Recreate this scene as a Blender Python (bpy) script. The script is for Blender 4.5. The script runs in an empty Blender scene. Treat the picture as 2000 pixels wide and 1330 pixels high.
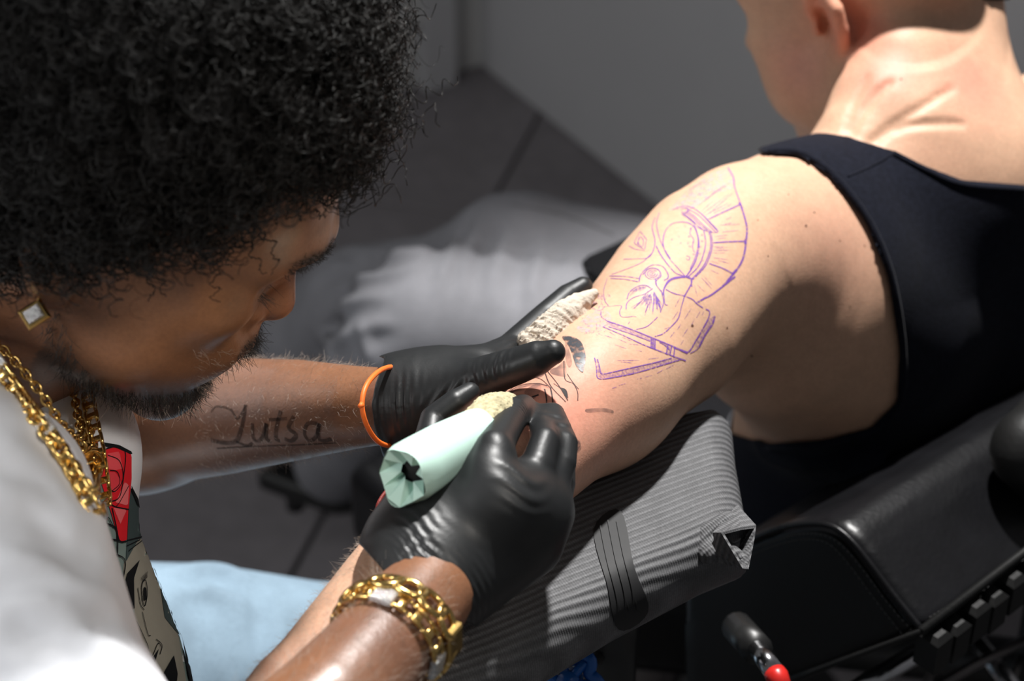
import bpy, bmesh, math, random
import numpy as np
from mathutils import Vector, Matrix
from mathutils.bvhtree import BVHTree
from mathutils.geometry import delaunay_2d_cdt
random.seed(4); rng = np.random.default_rng(4)
SC = bpy.context.scene; COL = SC.collection
# ------------------------------------------------------------------ camera, world, lamp
CAMZ, PITCH, FPX = 1.80, math.radians(37.5), 4000.0
CP, SP = math.cos(PITCH), math.sin(PITCH)
cam = bpy.data.objects.new('camera', bpy.data.cameras.new('camera')); COL.objects.link(cam)
cam.location = (0, 0, CAMZ); cam.rotation_euler = (math.pi/2-PITCH, 0, 0)
cam.data.sensor_width = 36; cam.data.lens = 72; cam.data.clip_start = .05
cam.data.dof.use_dof = True; cam.data.dof.focus_distance = 1.21; cam.data.dof.aperture_fstop = 6.0
SC.camera = cam
w = bpy.data.worlds.new('world'); SC.world = w; w.use_nodes = True
w.node_tree.nodes['Background'].inputs[0].default_value = (.95, .97, 1.0, 1)
w.node_tree.nodes['Background'].inputs[1].default_value = .10
SC.view_settings.view_transform = 'Standard'; SC.view_settings.look = 'None'
SC.view_settings.gamma = 1; SC.view_settings.use_curve_mapping = False; SC.view_settings.exposure = 0.0
def lamp(name, kind, loc, target, power, size=.1, spot=60, blend=.5, color=(1, 1, 1)):
    L = bpy.data.lights.new(name, kind); L.energy = power; L.color = color
    if kind == 'SPOT': L.shadow_soft_size = size; L.spot_size = math.radians(spot); L.spot_blend = blend
    elif kind == 'AREA': L.size = size
    o = bpy.data.objects.new(name, L); COL.objects.link(o); o.location = loc
    o.rotation_euler = (Vector(target)-Vector(loc)).to_track_quat('-Z', 'Y').to_euler()
    return o
lamp('key_lamp', 'SPOT', (.31, 1.86, 2.75), (.14, 1.12, .92), 375, .05, 39, .4, (1, .985, .96))
lamp('face_fill', 'SPOT', (.55, .30, 2.20), (-.22, .90, 1.02), 36, .12, 19, .8, (1, .93, .84))  # added narrow spot that brightens the tattooist's face and chest
lamp('side_fill', 'AREA', (-2.1, 1.9, 2.1), (.1, 1.4, .9), 12, 1.0)  # added soft fill from the left, not a real window
lamp('shirt_fill', 'AREA', (-1.25, .30, 1.75), (-.25, .85, 1.08), 11.5, .6)  # added unseen fill that brightens the white shirt

# ------------------------------------------------------------------ helpers
FW = np.array([0, CP, -SP]); UPV = np.array([0, SP, CP]); RT = np.array([1., 0, 0]); CC = np.array([0, 0, CAMZ])
def W(px, py, z): return CC + z*FW + ((px-1000)/FPX*z)*RT - ((py-665)/FPX*z)*UPV
def P(px, py, z, r=None): return (W(px, py, z), r*z/FPX)
def C(*pts): return [P(*p) for p in pts]
def ray(px, py):
    d = FW + (px-1000)/FPX*RT - (py-665)/FPX*UPV
    return d
def on_plane(px, py, p0, n):
    d = ray(px, py); t = np.dot(np.asarray(p0)-CC, n)/np.dot(d, n); return CC + t*d
def nrm(v): v = np.asarray(v, float); return v/np.linalg.norm(v)
def S2L(c):
    c = np.asarray(c, float)/255.; return np.where(c <= .04045, c/12.92, ((c+.055)/1.055)**2.4)
def rgb(r, g, b): return tuple(float(x) for x in S2L((r, g, b)))

class SDF:
    def __init__(s, lo, hi, h):
        s.lo = np.array(lo, float); s.h = h
        s.n = np.ceil((np.array(hi)-s.lo)/h).astype(int)+1
        s.ax = [(s.lo[i]+h*np.arange(s.n[i])).astype(np.float32) for i in range(3)]
        s.d = np.full(tuple(s.n), .2, np.float32)
    def sub(s, lo, hi):
        a = np.clip(np.floor((np.array(lo)-s.lo)/s.h).astype(int), 0, s.n); b = np.clip(np.ceil((np.array(hi)-s.lo)/s.h).astype(int)+1, 0, s.n)
        if (b <= a).any(): return None
        sl = tuple(slice(a[i], b[i]) for i in range(3))
        return sl, s.ax[0][sl[0]][:, None, None], s.ax[1][sl[1]][None, :, None], s.ax[2][sl[2]][None, None, :]
    def comb(s, sl, dn, k, op):
        d = s.d[sl]
        if op == 'u':
            if k > 0: h = np.maximum(k-np.abs(d-dn), 0)/k; s.d[sl] = np.minimum(d, dn)-h*h*(k*.25)
            else: s.d[sl] = np.minimum(d, dn)
        else:
            dn = -dn
            if k > 0: h = np.maximum(k-np.abs(d-dn), 0)/k; s.d[sl] = np.maximum(d, dn)+h*h*(k*.25)
            else: s.d[sl] = np.maximum(d, dn)
    def chain(s, pts, k=.01, op='u', flat=None):
        V = np.array([p[0] for p in pts]); R = np.array([p[1] for p in pts]); m = k+.012
        g = s.sub((V-R[:, None]).min(0)-m, (V+R[:, None]).max(0)+m)
        if g is None: return s
        sl, X, Y, Z = g; best = None
        if len(pts) == 1: pts = [pts[0], pts[0]]
        for (a, r1), (b, r2) in zip(pts[:-1], pts[1:]):
            ab = np.asarray(b)-np.asarray(a); L2 = max(float(ab@ab), 1e-12)
            t = np.clip(((X-a[0])*ab[0]+(Y-a[1])*ab[1]+(Z-a[2])*ab[2])/L2, 0, 1)
            qx = X-a[0]-t*ab[0]; qy = Y-a[1]-t*ab[1]; qz = Z-a[2]-t*ab[2]
            q2 = qx*qx+qy*qy+qz*qz
            if flat is not None:
                n, f = flat; qn = qx*n[0]+qy*n[1]+qz*n[2]; q2 = q2+qn*qn*(1/(f*f)-1)
            dn = np.sqrt(q2)-(r1+t*(r2-r1))
            best = dn if best is None else np.minimum(best, dn)
        s.comb(sl, best.astype(np.float32), k, op); return s
    def ell(s, c, R, rad, k=.01, op='u'):
        R = np.asarray(R, float); m = max(rad)+k+.01
        g = s.sub(np.asarray(c)-m, np.asarray(c)+m)
        if g is None: return s
        sl, X, Y, Z = g; x = X-c[0]; y = Y-c[1]; z = Z-c[2]; k0 = 0; k1 = 0
        for i in range(3):
            q = x*R[0, i]+y*R[1, i]+z*R[2, i]; k0 = k0+(q/rad[i])**2; k1 = k1+(q/rad[i]**2)**2
        k0 = np.sqrt(k0); dn = k0*(k0-1)/np.maximum(np.sqrt(k1), 1e-6)
        s.comb(sl, dn.astype(np.float32), k, op); return s
    def fn(s, lo, hi, f, k=0, op='u'):
        g = s.sub(lo, hi)
        if g is None: return s
        sl, X, Y, Z = g; s.comb(sl, np.broadcast_to(f(X, Y, Z), s.d[sl].shape).astype(np.float32), k, op); return s
    def disp(s, c, r, f):
        c = np.asarray(c); g = s.sub(c-r, c+r)
        if g is None: return s
        sl, X, Y, Z = g; q = np.sqrt((X-c[0])**2+(Y-c[1])**2+(Z-c[2])**2)/r
        m = np.clip(1-q, 0, 1); m = m*m*(3-2*m); s.d[sl] += (m*f(X, Y, Z)).astype(np.float32); return s
    def copy(s):
        o = SDF.__new__(SDF); o.lo, o.h, o.n, o.ax = s.lo, s.h, s.n, s.ax; o.d = s.d.copy(); return o
    def polycut(s, poly, zmax, op='s', k=0, band=.03, keep=None):
        # polygon drawn across the body (in view pixels), reaching to depth zmax
        idx = np.nonzero(np.abs(s.d) < band)
        x = s.ax[0][idx[0]]; y = s.ax[1][idx[1]]; z = s.ax[2][idx[2]]-CAMZ
        zc = y*CP-z*SP; yc = -(y*SP+z*CP)
        px = 1000+FPX*x/zc; py = 665+FPX*yc/zc
        dd = polysd(px, py, poly)*zc/FPX
        dd = np.maximum(dd, zc-zmax)
        d = s.d[idx]
        s.d[idx] = np.maximum(d, -dd) if op == 's' else np.maximum(d, dd)
        return s
    def mesh(s):
        d = s.d.copy(); d[0] = d[-1] = .05; d[:, 0] = d[:, -1] = .05; d[:, :, 0] = d[:, :, -1] = .05
        ins = d < 0; nx, ny, nz = d.shape
        cnt = np.zeros((nx-1, ny-1, nz-1), np.int8)
        for a in (0, 1):
            for b in (0, 1):
                for c in (0, 1): cnt += ins[a:nx-1+a, b:ny-1+b, c:nz-1+c]
        act = np.nonzero((cnt > 0) & (cnt < 8)); N = len(act[0])
        ids = np.full(cnt.shape, -1, np.int32); ids[act] = np.arange(N)
        I, J, K = act; acc = np.zeros((N, 3)); num = np.zeros(N)
        cor = [(a, b, c) for a in (0, 1) for b in (0, 1) for c in (0, 1)]
        vals = {c: d[I+c[0], J+c[1], K+c[2]].astype(float) for c in cor}
        for c0 in cor:
            for ax in range(3):
                if c0[ax] == 0:
                    c1 = list(c0); c1[ax] = 1; c1 = tuple(c1)
                    a, b = vals[c0], vals[c1]; m = (a < 0) != (b < 0)
                    t = np.where(m, a/np.where(m, a-b, 1), 0)
                    for q in range(3):
                        acc[:, q] += np.where(m, c0[q]+(t if q == ax else 0), 0)
                    num += m
        v = s.lo+s.h*(np.stack([I, J, K], 1)+acc/num[:, None])
        F = []
        for ax in range(3):
            A = [slice(0, nx), slice(0, ny), slice(0, nz)]
            o = [q for q in range(3) if q != ax]
            lo_ = [slice(1, -1)]*3; lo_[ax] = slice(0, -1); hi_ = [slice(1, -1)]*3; hi_[ax] = slice(1, None)
            s0 = ins[tuple(lo_)]; s1 = ins[tuple(hi_)]
            e = np.nonzero(s0 != s1); flip = s0[e]
            base = [e[0].copy(), e[1].copy(), e[2].copy()]
            for q in o: base[q] = base[q]+1
            def cell(d1, d2):
                b = [base[0], base[1], base[2]]; b[o[0]] = b[o[0]]-d1; b[o[1]] = b[o[1]]-d2
                return ids[b[0], b[1], b[2]]
            q = np.stack([cell(1, 1), cell(0, 1), cell(0, 0), cell(1, 0)], 1)
            if ax == 1: flip = ~flip
            q[~flip] = q[~flip][:, ::-1]; F.append(q)
        F = np.concatenate(F); F = F[(F >= 0).all(1)]
        return v, F

def polysd(px, py, poly):
    poly = np.asarray(poly, float); n = len(poly)
    best = np.full(px.shape, 1e18); ins = np.zeros(px.shape, bool)
    for i in range(n):
        a = poly[i]; b = poly[(i+1) % n]; e = b-a; L2 = max(e@e, 1e-12)
        t = np.clip(((px-a[0])*e[0]+(py-a[1])*e[1])/L2, 0, 1)
        best = np.minimum(best, (px-a[0]-t*e[0])**2+(py-a[1]-t*e[1])**2)
        c = (a[1] > py) != (b[1] > py)
        xi = (b[0]-a[0])*(py-a[1])/(e[1] if abs(e[1]) > 1e-9 else 1e-9)+a[0]
        ins ^= c & (px < xi)
    return np.where(ins, -1, 1)*np.sqrt(best)

def relax(v, F, it=2, lam=.5):
    # light smoothing of an extracted surface
    e = np.concatenate([F[:, [0, 1]], F[:, [1, 2]], F[:, [2, 3]], F[:, [3, 0]]])
    n = len(v); deg = np.bincount(e[:, 0], minlength=n)+np.bincount(e[:, 1], minlength=n)
    for q in range(it):
        for l in (lam, -lam*1.03):
            a = np.zeros_like(v)
            for i in range(3):
                a[:, i] = np.bincount(e[:, 0], v[e[:, 1], i], n)+np.bincount(e[:, 1], v[e[:, 0], i], n)
            v = v+l*(a/np.maximum(deg, 1)[:, None]-v)
    return v

def mk(name, v, f, mat, parent=None, smooth=True, cols=None):
    me = bpy.data.meshes.new(name); v = np.asarray(v, np.float32); f = np.asarray(f)
    if f.ndim == 2:
        me.vertices.add(len(v)); me.vertices.foreach_set('co', v.ravel())
        k = f.shape[1]; me.loops.add(f.size); me.loops.foreach_set('vertex_index', f.astype(np.int32).ravel())
        me.polygons.add(len(f)); me.polygons.foreach_set('loop_start', np.arange(0, f.size, k, dtype=np.int32))
        me.update(calc_edges=True); me.validate()
    else: me.from_pydata([tuple(x) for x in v], [], [list(x) for x in f]); me.update()
    if smooth: me.polygons.foreach_set('use_smooth', np.ones(len(me.polygons), bool))
    if cols is not None:
        at = me.color_attributes.new('Col', 'FLOAT_COLOR', 'POINT')
        c4 = np.ones((len(v), 4), np.float32); c4[:, :3] = cols; at.data.foreach_set('color', c4.ravel())
    me.materials.append(mat)
    o = bpy.data.objects.new(name, me); COL.objects.link(o)
    if parent is not None: o.parent = parent; o.matrix_parent_inverse = parent.matrix_basis.inverted()
    return o
def sdf_obj(name, S, mat, parent=None, it=1, colf=None):
    v, F = S.mesh(); v = relax(v, F, it) if it else v
    return mk(name, v, F, mat, parent, cols=colf(v) if colf else None)
def thing(name, loc, label, cat, group=None):
    o = bpy.data.objects.new(name, None); COL.objects.link(o); o.location = [float(q) for q in loc]
    o.empty_display_size = .05; o['label'] = label; o['category'] = cat
    if group: o['group'] = group
    return o
def tag(o, label, cat, group=None):
    o['label'] = label; o['category'] = cat
    if group: o['group'] = group
    return o
def struct(o): o['kind'] = 'structure'; return o
def stuff(o): o['kind'] = 'stuff'; return o

class MB:
    def __init__(s): s.v = []; s.f = []; s.c = []
    def add(s, v, f, col=None):
        b = len(s.v); s.v += [tuple(map(float, q)) for q in v]; s.f += [[b+i for i in q] for q in f]
        if col is not None: s.c += [col]*len(v)
    def tube(s, pts, r, seg=8, closed=False, flat=None):
        pts = np.asarray(pts, float); n = len(pts)
        R = np.full(n, r) if np.isscalar(r) else np.asarray(r, float)
        T = np.gradient(pts, axis=0)
        if closed: T = np.roll(pts, -1, 0)-np.roll(pts, 1, 0)
        T /= np.linalg.norm(T, axis=1)[:, None]+1e-12
        u = np.cross(T[0], [0, 0, 1]); u = u if np.linalg.norm(u) > .1 else np.cross(T[0], [1, 0, 0]); V = []
        for i in range(n):
            u = nrm(u-T[i]*(u@T[i])); w_ = np.cross(T[i], u)
            for j in range(seg):
                a = 2*math.pi*j/seg; V.append(pts[i]+R[i]*(math.cos(a)*u+math.sin(a)*w_))
        F = []
        for i in range(n if closed else n-1):
            i2 = (i+1) % n
            for j in range(seg):
                j2 = (j+1) % seg; F.append([i*seg+j, i*seg+j2, i2*seg+j2, i2*seg+j])
        if not closed: F.append(list(range(seg))[::-1]); F.append([(n-1)*seg+j for j in range(seg)])
        s.add(V, F); return s
    def box(s, c, ax, half, bev=0):
        ax = [np.asarray(a, float) for a in ax]; hx, hy, hz = half; b = min(bev, .45*min(half)); V = []; c = np.asarray(c, float)
        # chamfered box: three rings
        def ring(x, y, z): return [c+ax[0]*sx*x+ax[1]*sy*y+ax[2]*z for sx, sy in ((-1, -1), (1, -1), (1, 1), (-1, 1))]
        rs = [ring(hx-b, hy-b, -hz), ring(hx, hy, -hz+b), ring(hx, hy, hz-b), ring(hx-b, hy-b, hz)]
        for r in rs: V += r
        F = [[3, 2, 1, 0], [12, 13, 14, 15]]
        for k in range(3):
            for j in range(4): F.append([k*4+j, k*4+(j+1) % 4, k*4+4+(j+1) % 4, k*4+4+j])
        s.add(V, F); return s
    def obj(s, name, mat, parent=None, smooth=True):
        return mk(name, np.array(s.v), [list(q) for q in s.f] if True else s.f, mat, parent, smooth, np.array(s.c) if s.c else None)
def _mkobj(name, s, mat, parent, smooth):
    me = bpy.data.meshes.new(name); me.from_pydata(s.v, [], s.f); me.update()
    me.polygons.foreach_set('use_smooth', np.full(len(me.polygons), smooth))
    if s.c:
        at = me.color_attributes.new('Col', 'FLOAT_COLOR', 'POINT'); c4 = np.ones((len(s.v), 4), np.float32); c4[:, :3] = np.array(s.c); at.data.foreach_set('color', c4.ravel())
    me.materials.append(mat); o = bpy.data.objects.new(name, me); COL.objects.link(o)
    if parent is not None: o.parent = parent; o.matrix_parent_inverse = parent.matrix_basis.inverted()
    return o
MB.obj = lambda s, name, mat, parent=None, smooth=True: _mkobj(name, s, mat, parent, smooth)

def cr(pts, n=8, closed=False):
    # Catmull-Rom through the points
    p = np.asarray(pts, float)
    if len(p) < 3 and not closed: return np.array([p[0]+(p[-1]-p[0])*t for t in np.linspace(0, 1, n+1)])
    if closed: p = np.vstack([p[-1], p, p[0], p[1]])
    else: p = np.vstack([2*p[0]-p[1], p, 2*p[-1]-p[-2]])
    out = []
    for i in range(1, len(p)-2):
        for t in np.arange(n)/n:
            a, b, c, d = p[i-1], p[i], p[i+1], p[i+2]
            out.append(.5*((2*b)+(-a+c)*t+(2*a-5*b+4*c-d)*t*t+(-a+3*b-3*c+d)*t**3))
    if not closed: out.append(p[-2])
    return np.array(out)
def resample(p, step):
    p = np.asarray(p, float); L = np.concatenate([[0], np.cumsum(np.linalg.norm(np.diff(p, axis=0), axis=1))])
    n = max(2, int(round(L[-1]/step))+1); t = np.linspace(0, L[-1], n)
    return np.stack([np.interp(t, L, p[:, i]) for i in range(p.shape[1])], 1)

# ------------------------------------------------------------------ materials
def nodes(m):
    m.use_nodes = True; return m.node_tree.nodes, m.node_tree.links, m.node_tree.nodes['Principled BSDF']
def mat(name, color=(.5, .5, .5), rough=.5, metal=0, spec=.5, attr=False, noise=None, bump=None, wave=None, coat=0, sss=0, sheen=0):
    """noise=(scale, amount) colour mottling; bump=(scale, strength, distance); wave=(dir, scale, strength, dist, coldark)"""
    m = bpy.data.materials.new(name); N, L, B = nodes(m)
    B.inputs['Roughness'].default_value = rough; B.inputs['Metallic'].default_value = metal
    B.inputs['Specular IOR Level'].default_value = spec; B.inputs['Coat Weight'].default_value = coat
    B.inputs['Coat Roughness'].default_value = .25
    if sheen: B.inputs['Sheen Weight'].default_value = sheen
    if sss:
        B.inputs['Subsurface Weight'].default_value = sss; B.inputs['Subsurface Radius'].default_value = (1, .35, .2); B.inputs['Subsurface Scale'].default_value = .006
    tc = N.new('ShaderNodeTexCoord'); src = None
    if attr:
        a = N.new('ShaderNodeVertexColor'); a.layer_name = 'Col'; src = a.outputs['Color']
    else:
        r = N.new('ShaderNodeRGB'); r.outputs[0].default_value = (*color, 1); src = r.outputs[0]
    if noise:
        for sc_, am in (noise if isinstance(noise, list) else [noise]):
            nz = N.new('ShaderNodeTexNoise'); nz.inputs['Scale'].default_value = sc_; nz.inputs['Detail'].default_value = 5
            L.new(tc.outputs['Object'], nz.inputs['Vector'])
            mr = N.new('ShaderNodeMapRange'); mr.inputs[1].default_value = .3; mr.inputs[2].default_value = .7
            mr.inputs[3].default_value = 1-am; mr.inputs[4].default_value = 1+am; L.new(nz.outputs['Fac'], mr.inputs[0])
            mx = N.new('ShaderNodeVectorMath'); mx.operation = 'SCALE'; L.new(src, mx.inputs[0]); L.new(mr.outputs[0], mx.inputs['Scale']); src = mx.outputs[0]
    nrmo = None
    for b in (bump if isinstance(bump, list) else [bump] if bump else []):
        nz = N.new('ShaderNodeTexNoise'); nz.inputs['Scale'].default_value = b[0]; nz.inputs['Detail'].default_value = 4
        L.new(tc.outputs['Object'], nz.inputs['Vector'])
        bp = N.new('ShaderNodeBump'); bp.inputs['Strength'].default_value = b[1]; bp.inputs['Distance'].default_value = b[2]
        L.new(nz.outputs['Fac'], bp.inputs['Height'])
        if nrmo: L.new(nrmo, bp.inputs['Normal'])
        nrmo = bp.outputs[0]
    for wv in (wave or []):
        d, sc_, st, dist, cd = wv
        dt = N.new('ShaderNodeVectorMath'); dt.operation = 'DOT_PRODUCT'; dt.inputs[1].default_value = d; L.new(tc.outputs['Object'], dt.inputs[0])
        nz = N.new('ShaderNodeTexNoise'); nz.inputs['Scale'].default_value = 14; L.new(tc.outputs['Object'], nz.inputs['Vector'])
        ma = N.new('ShaderNodeMath'); ma.operation = 'MULTIPLY_ADD'; ma.inputs[1].default_value = .005; L.new(nz.outputs['Fac'], ma.inputs[0]); L.new(dt.outputs['Value'], ma.inputs[2])
        mu = N.new('ShaderNodeMath'); mu.operation = 'MULTIPLY'; mu.inputs[1].default_value = 2*math.pi*sc_; L.new(ma.outputs[0], mu.inputs[0])
        sn = N.new('ShaderNodeMath'); sn.operation = 'SINE'; L.new(mu.outputs[0], sn.inputs[0])
        bp = N.new('ShaderNodeBump'); bp.inputs['Strength'].default_value = st; bp.inputs['Distance'].default_value = dist; L.new(sn.outputs[0], bp.inputs['Height'])
        if nrmo: L.new(nrmo, bp.inputs['Normal'])
        nrmo = bp.outputs[0]
        if cd:
            mr = N.new('ShaderNodeMapRange'); mr.inputs[1].default_value = -1; mr.inputs[3].default_value = 1-cd; mr.inputs[4].default_value = 1+cd*.4; L.new(sn.outputs[0], mr.inputs[0])
            mx = N.new('ShaderNodeVectorMath'); mx.operation = 'SCALE'; L.new(src, mx.inputs[0]); L.new(mr.outputs[0], mx.inputs['Scale']); src = mx.outputs[0]
    L.new(src, B.inputs['Base Color'])
    if nrmo: L.new(nrmo, B.inputs['Normal'])
    return m
M = {}
M['skin_client'] = mat('light_skin', rough=.50, spec=.3, attr=True, noise=[(90, .05), (420, .07)], bump=[(700, .22, .0006), (90, .12, .001)], sss=.12)
M['skin_artist'] = mat('dark_skin', rough=.36, spec=.7, attr=True, noise=[(60, .08), (420, .10)], bump=[(650, .28, .0006), (110, .15, .0008)], sss=.05)
M['glove'] = mat('black_nitrile', (.012, .013, .014), .43, 0, .42, bump=[(60, .25, .0012), (900, .12, .0003)])
M['hair'] = mat('black_hair', (.005, .0042, .0038), .42, 0, .24)
M['beard'] = mat('beard_hair', (.02, .017, .015), .5, 0, .5)
M['fuzz'] = mat('pale_arm_hair', (.45, .38, .32), .4, 0, .6)
M['cotton_white'] = mat('white_cotton', (.76, .775, .82), .85, 0, .2, noise=(30, .03), bump=[(900, .25, .0004), (25, .15, .003)])
M['tank'] = mat('navy_cotton', (.007, .008, .014), .92, 0, .08, noise=(250, .25), bump=(700, .35, .0006), sheen=.04)
M['jeans_grey'] = mat('grey_denim', (.235, .235, .255), .85, 0, .2, noise=[(18, .12), (500, .10)], bump=[(600, .3, .0006), (16, .2, .006)])
M['jeans_blue'] = mat('blue_denim', (.26, .36, .45), .85, 0, .2, noise=[(15, .18), (500, .10)], bump=[(500, .3, .0006)])
M['gold'] = mat('gold', (.78, .52, .18), .22, 1, .5, noise=(80, .08))
M['diamond'] = mat('pave_stones', (.72, .72, .72), .15, .75, .8, bump=(900, .9, .002))
M['leather'] = mat('black_leather', (.005, .005, .006), .35, 0, .30, noise=(40, .2), bump=[(260, .22, .0010), (30, .10, .003)])
M['leather_dark'] = mat('black_leather_side', (.007, .007, .007), .55, 0, .3, bump=(260, .2, .0010))
M['thread'] = mat('grey_thread', (.07, .07, .07), .6)
M['wrap'] = mat('black_grip_wrap', (.115, .115, .12), .62, 0, .4, noise=[(60, .12), (700, .2)], bump=[(1200, .25, .0005)],
                wave=[((.5, -.86, .0), 215, .45, .0008, .28), ((.86, .5, 0), 620, .25, .0004, .15)])
M['pad_shadow'] = mat('pad_shadow_black', (.016, .016, .017), .6, 0, .3, bump=(40, .12, .002))
M['mint'] = mat('mint_paper', (.47, .67, .59), .55, 0, .35, noise=(40, .04), bump=[(60, .18, .0015)])
M['grip'] = mat('beige_grip_wrap', (.46, .41, .26), .9, 0, .15, noise=(300, .3), bump=(380, .8, .002))
M['paper'] = mat('beige_tissue', (.54, .47, .39), .9, 0, .1, bump=[(70, .7, .006), (260, .5, .002)])
M['orange'] = mat('orange_rubber', (.85, .16, .02), .5)
M['red'] = mat('red_cord', (.17, .012, .008), .6, bump=(500, .4, .001))
M['floor'] = mat('grey_stone_tile', (.215, .20, .21), .55, 0, .3, noise=[(5, .12), (40, .06)], bump=(60, .1, .001))
M['grout'] = mat('dark_grout', (.14, .13, .13), .9)
M['wall'] = mat('grey_plaster', (.52, .52, .535), .8, 0, .2, noise=(4, .03))
M['wall_l'] = mat('pale_plaster', (.56, .56, .55), .8, 0, .2, noise=(4, .03))
M['plastic'] = mat('black_plastic', (.012, .012, .012), .4)
M['glass_black'] = mat('black_glass', (.008, .008, .009), .12, 0, .6)
M['chrome'] = mat('chrome', (.55, .55, .57), .18, 1)
M['steel_dark'] = mat('dark_steel', (.14, .13, .13), .3, .9)
M['bluep'] = mat('blue_plastic', (.012, .11, .42), .3)
M['redp'] = mat('red_plastic', (.6, .02, .015), .35)
M['black'] = mat('matt_black', (.004, .004, .004), .8)

def decal_mat(name, color, alpha, scale, lo, hi, rough=.6):
    """ink on skin: broken up by noise so that skin shows through"""
    m = bpy.data.materials.new(name); N, L, B = nodes(m)
    B.inputs['Base Color'].default_value = (*color, 1); B.inputs['Roughness'].default_value = rough; B.inputs['Specular IOR Level'].default_value = .3
    tc = N.new('ShaderNodeTexCoord'); nz = N.new('ShaderNodeTexNoise'); nz.inputs['Scale'].default_value = scale; nz.inputs['Detail'].default_value = 3
    L.new(tc.outputs['Object'], nz.inputs['Vector']); mr = N.new('ShaderNodeMapRange')
    mr.inputs[1].default_value = lo; mr.inputs[2].default_value = hi; mr.inputs[3].default_value = 0; mr.inputs[4].default_value = alpha
    L.new(nz.outputs['Fac'], mr.inputs[0]); L.new(mr.outputs[0], B.inputs['Alpha']); return m
PURPLE = rgb(112, 70, 158)
M['ink'] = decal_mat('purple_stencil_ink', PURPLE, .88, 500, .25, .5)
M['ink_thin'] = decal_mat('purple_stencil_fine', PURPLE, .62, 700, .28, .6)
M['ink_wash'] = decal_mat('purple_stencil_wash', PURPLE, .55, 600, .35, .75)
M['ink_haze'] = decal_mat('pale_stencil_smudge', rgb(215, 190, 215), .5, 350, .4, .8)
M['tat_black'] = decal_mat('tattoo_black_ink', (.02, .017, .018), .85, 400, .1, .4)
M['tat_grey'] = decal_mat('tattoo_grey_ink', (.06, .055, .06), .6, 120, .2, .8)
M['smear'] = decal_mat('wet_grey_ink_smear', (.055, .06, .07), .92, 260, .30, .52, .35)
M['old_ink'] = decal_mat('old_script_ink', (.022, .012, .009), .5, 120, .15, .5)

# ------------------------------------------------------------------ decals laid on a mesh
def bvh_of(o):
    me = o.data; v = np.empty(len(me.vertices)*3, np.float32); me.vertices.foreach_get('co', v); v = v.reshape(-1, 3)
    mw = np.array(o.matrix_world if o.parent is None else Matrix.Identity(4))
    return BVHTree.FromPolygons([tuple(q) for q in v], [tuple(p.vertices) for p in me.polygons])
def hit(bv, px, py, zmin=0):
    d = Vector(ray(px, py)); o = Vector(CC)
    for _ in range(3):
        h = bv.ray_cast(o, d.normalized())
        if h[0] is None: return None
        if (np.array(h[0])-CC)@FW >= zmin: return np.array(h[0]), np.array(h[1])
        o = h[0]+d.normalized()*.002
    return None
def ribbons(mb, bv, line, wpx, off=.00025, smooth=True, zmin=0, step=4, taper=False, col=None):
    p = cr(line, 8) if smooth and len(line) > 2 else np.array(line, float)
    p = resample(p, step); segs = [[]]
    for q in p:
        h = hit(bv, q[0], q[1], zmin)
        if h is None or abs(h[1]@nrm(ray(*q))) < .12: segs.append([])
        else: segs[-1].append((h[0]+h[1]*off, h[1]))
    for sg in segs:
        if len(sg) < 2: continue
        pts = np.array([a for a, _ in sg]); T = np.gradient(pts, axis=0); V = []; n = len(sg)
        for i, (a, nn) in enumerate(sg):
            z = (a-CC)@FW; hw = wpx*z/FPX*.5*((.35+.65*math.sin(math.pi*(i+.5)/n)) if taper else 1)
            s_ = np.cross(nn, T[i]); s_ = s_/(np.linalg.norm(s_)+1e-9); V += [a-s_*hw, a+s_*hw]
        mb.add(V, [[2*i, 2*i+1, 2*i+3, 2*i+2] for i in range(n-1)], col)
def fill(mb, bv, poly, off=.0002, step=7, zmin=0, col=None, curve=True, snap=0):
    p = cr(poly, 5, True) if curve else resample(np.vstack([poly, poly[:1]]), step)[:-1]
    lo, hi = p.min(0), p.max(0); gx, gy = np.meshgrid(np.arange(lo[0], hi[0], step), np.arange(lo[1], hi[1], step))
    g = np.stack([gx.ravel(), gy.ravel()], 1); g = g[polysd(g[:, 0], g[:, 1], p) < -step*.45]
    V2 = [Vector(q) for q in np.vstack([p, g])]; n = len(p)
    r = delaunay_2d_cdt(V2, [], [list(range(n))], 1, 1e-4)
    def hs(q):
        h = hit(bv, q.x, q.y, zmin); k = 2
        while h is None and k <= snap: h = hit(bv, q.x-k, q.y, zmin); k += 2
        return h
    P3 = [hs(q) for q in r[0]]; ok = [h is not None for h in P3]
    rem = {}; V = []
    for i, h in enumerate(P3):
        if h is not None: rem[i] = len(V); V.append(h[0]+h[1]*off)
    F = []
    for f in r[2]:
        if all(ok[i] for i in f):
            z = [np.array(P3[i][0]) for i in f]
            if max(np.linalg.norm(z[0]-z[1]), np.linalg.norm(z[1]-z[2])) < .05: F.append([rem[i] for i in f])
    mb.add(V, F, col)

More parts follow.
